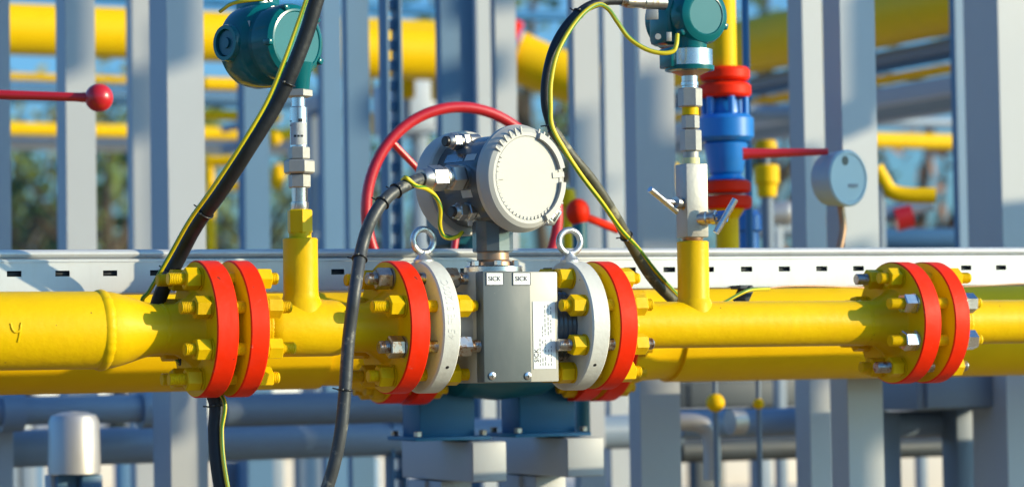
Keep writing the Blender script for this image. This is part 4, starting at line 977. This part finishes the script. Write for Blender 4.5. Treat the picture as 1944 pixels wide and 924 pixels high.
# ================================================================== FAR: trees, building, ground, sky
def tree(x, y, h, cr, m, label, seed, n=620, trunk_r=.16):
    rnd = random.Random(seed); t = thing('tree', (x, y, 0), label, 'tree', 'trees beyond the plant')
    mb = MB(); mb.tube(spline([(x, y, 0), (x+.1, y, h*.3), (x-.1, y+.1, h*.6), (x+.05, y, h*.9)], 5), [trunk_r*(1-.8*i/16) for i in range(16)], 8)
    cl = []
    for i in range(16):
        a = rnd.uniform(0, 6.28); e = rnd.uniform(.3, 1.0); r = cr*rnd.uniform(.3, .95)
        c = Vector((x+math.cos(a)*r, y+math.sin(a)*r, h*(.3+.68*e))); cl.append((c, cr*rnd.uniform(.25, .5)))
        mb.tube([Vector((x, y, h*.3+.25*h*e)), (Vector((x, y, h*.4))+c)/2+Vector((0, 0, .1)), c], [.06, .04, .015], 6)
    mb.build('trunk', 'bark', t)
    lf = MB(); bm = lf.bm
    for i in range(n):
        c, r = rnd.choice(cl); d = Vector((rnd.gauss(0, 1), rnd.gauss(0, 1), rnd.gauss(0, .8))); p = c+d*r*.5
        u = Vector((rnd.gauss(0, 1), rnd.gauss(0, 1), rnd.gauss(0, 1))).normalized(); v = u.orthogonal().normalized(); s = rnd.uniform(.08, .2)
        bm.faces.new([bm.verts.new(p+u*s), bm.verts.new(p+v*s*.55), bm.verts.new(p-u*s), bm.verts.new(p-v*s*.55)])
    lf.build('crown', m, t)
def far(px, z, lateral=0): q = dp(px, 600, z); return q.x, q.y
for i, (px, z, h, cr, m, lab) in enumerate((
  (40, 42, 5.6, 2.0, 'leaf_olive', 'olive tree seen between the two leftmost columns'), (215, 38, 5.0, 1.9, 'leaf', 'green tree below the red lever ball'),
  (430, 46, 4.6, 2.2, 'leaf_olive', 'low olive tree right of the wide column'), (1025, 40, 8.0, 2.6, 'leaf', 'tall green tree above the yellow sloping pipe'),
  (1770, 36, 4.6, 2.2, 'leaf_rust', 'rust brown tree between the gauge column and far right'), (1470, 44, 8.6, 2.6, 'leaf', 'tall green tree above the blue safety valve'),
  (760, 52, 6.0, 2.6, 'leaf', 'green tree far behind the handwheel'), (1250, 55, 6.5, 3.0, 'leaf_olive', 'olive tree far behind the steel block valve'), (580, 60, 6.0, 3.0, 'leaf', 'green tree far behind the sensor stem'), (120, 62, 6.4, 3.0, 'leaf', 'green tree far behind the red lever'))):
    x_, y_ = far(px, z); tree(x_, y_, h, cr, m, lab, 11+i)
# long low building far behind
bx_, by_ = far(900, 75)
bd = thing('low_building', (bx_, by_, 0), 'long pale low building far behind the plant', 'building')
MB().box((bx_, by_+4, 1.5), (60, 8, 3), 0).build('wall', 'white_paint', bd)
MB().box((bx_, by_+4, 3.15), (61, 9, .3), 0).build('roof', 'slate', bd)
for i in range(14):
    MB().box((bx_-26+i*4, by_-.02, 1.6), (1.6, .06, 1.2), 0).build('window', 'dark', bd)

for i_, (pa_, pb_, zd_, h_, lab) in enumerate(((1240, 1520, 26, .42, 'low wall added as a sunlit ground patch far behind, right of the meter'), (1660, 1990, 24, .40, 'low wall added as a sunlit ground patch at the bottom right corner'), (380, 720, 25, .36, 'low wall added as a sunlit ground patch behind the hanging cables'), (-40, 300, 27, .40, 'low wall added as a sunlit ground patch at the bottom left corner'))):
    a_, b_ = dp(pa_, 900, zd_), pt(pb_, 900, dp(pa_, 900, zd_).y)  # upright walls added so the bright ground patches catch more sun
    wl_ = thing('lit_ground_wall', ((a_.x+b_.x)/2, a_.y, 0), lab, 'wall', 'low walls added as sunlit ground patches')
    MB().box(((a_.x+b_.x)/2, a_.y, h_/2), (b_.x-a_.x, .25, h_), .01).build('wall', 'concrete', wl_)
    MB().box(((a_.x+b_.x)/2, a_.y, h_+.032), (b_.x-a_.x+.04, .31, .06), .01).build('coping', 'concrete', wl_)
gm = MB(); gm.bm.faces.new([gm.bm.verts.new(v) for v in ((-900, -900, 0), (900, -900, 0), (900, 900, 0), (-900, 900, 0))])
tag(gm.build('ground', 'concrete'), kind='structure')
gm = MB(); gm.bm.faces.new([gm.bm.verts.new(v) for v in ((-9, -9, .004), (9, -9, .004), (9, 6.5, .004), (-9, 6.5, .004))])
tag(gm.build('bounce_ground_sheet', 'bounce_ground'), kind='structure')  # added unseen sheet under the pipes, controls the light bounced up from below
gm = MB(); gm.bm.faces.new([gm.bm.verts.new(v) for v in ((-80, -60, .004), (80, -60, .004), (80, -9.2, .004), (-80, -9.2, .004))])
tag(gm.build('dark_bounce_sheet', 'bounce_dark'), kind='structure')  # added unseen sheet behind the camera, cuts warm bounce on the column fronts

# ------------------------------------------------------------------ added panels outside the frame, shaped to shade columns, gauge and lower pipes
SUN = Vector((1.2, -1.0, .46)).normalized()
SD = Vector((1.2, -1.0, .46))
shade_grp = thing('shade_panels', (6, 0, 4), 'added unseen panels outside the frame that shade the columns', 'shade panel')
def shade(poly, depth, t, col=True):
    if col: depth = cdep(depth)
    c = dp(sum(p[0] for p in poly)/len(poly), 300, depth); Y = c.y
    P = [pt(a, b_, Y)+SD*t for a, b_ in poly]; O = P[0]
    MB().prism([((p-O).x, (p-O).z) for p in P], O, X1, Z1, .08).build('shade_panel', 'grey', shade_grp)
shade([(-60, -250), (30, -250), (30, 138), (-60, 145)], 10.5, 4.2)
shade([(100, -250), (195, -250), (195, 122), (100, 142)], 11, 4.4)
shade([(278, -250), (400, -250), (400, 106), (278, 146)], 10, 4.0)
shade([(236, 120), (305, 120), (305, 252), (236, 258)], 12.5, 5.5)
shade([(820, -150), (945, -150), (945, 74), (908, 74), (908, 480), (820, 480)], 12.4, 6.0)
shade([(940, 88), (992, 80), (992, 148), (940, 156)], 12, 5.0)
shade([(1075, 214), (1148, 196), (1148, 480), (1075, 480)], 11.5, 5.5)
shade([(1148, 338), (1192, 330), (1192, 348), (1148, 356)], 13, 5.5)
shade([(1184, 132), (1292, 112), (1292, 338), (1184, 352)], 10, 4.5)
shade([(1184, 690), (1292, 690), (1292, 960), (1184, 960)], 10, 5.5)
shade([(1500, 278), (1575, 268), (1575, 960), (1500, 960)], 10.5, 3.4)
shade([(1560, 206), (1690, 166), (1690, 232), (1560, 262)], 9.5, 2.2)
shade([(1578, 470), (1690, 440), (1690, 960), (1578, 960)], 9.5, 3.4)
shade([(395, 772), (1180, 772), (1180, 960), (395, 960)], 8.0, 6.0, False)
shade([(-300, 772), (280, 772), (280, 960), (-300, 960)], 8.0, 7.0, False)
shade([(1290, 715), (1530, 715), (1530, 868), (1290, 868)], 8.1, 3.6, False)
shade([(1540, 276), (1672, 276), (1672, 400), (1540, 400)], 6.75, 2.6, False)
shade([(1836, 380), (2060, 360), (2060, 960), (1836, 960)], 8.6, 2.2)

# ------------------------------------------------------------------ light
el = math.asin(SUN.z)
ld_ = bpy.data.lights.new('sun', 'SUN'); ld_.energy = 4.1; ld_.angle = math.radians(.53); ld_.color = (1.0, .84, .54)
so = bpy.data.objects.new('sun', ld_); C.objects.link(so); so.rotation_euler = (-SUN).to_track_quat('-Z', 'Y').to_euler()
so.location = (8, -8, 6)
w = bpy.data.worlds.new('World'); S.world = w; w.use_nodes = True
nt = w.node_tree; sky = nt.nodes.new('ShaderNodeTexSky'); sky.sky_type = 'NISHITA'; sky.sun_disc = False
sky.sun_elevation = el; sky.sun_rotation = math.atan2(SUN.x, SUN.y); sky.altitude = 50; sky.air_density = 1.0; sky.dust_density = 2.2; sky.ozone_density = 2.0
tn = nt.nodes.new('ShaderNodeMix'); tn.data_type = 'RGBA'; tn.blend_type = 'MULTIPLY'; tn.inputs[0].default_value = 1; tn.inputs[7].default_value = (.40, .81, 1.25, 1)
nt.links.new(sky.outputs[0], tn.inputs[6]); nt.links.new(tn.outputs[2], nt.nodes['Background'].inputs[0]); nt.nodes['Background'].inputs[1].default_value = .15
S.view_settings.view_transform = 'Standard'; S.view_settings.look = 'None'; S.view_settings.exposure = 0.46; S.view_settings.gamma = 1
S.render.engine = 'CYCLES'; S.cycles.use_denoising = True; S.cycles.max_bounces = 6; S.cycles.sample_clamp_indirect = 4
S.cycles.use_adaptive_sampling = True
for o in bpy.data.objects:
    if '_o' in o: del o['_o']
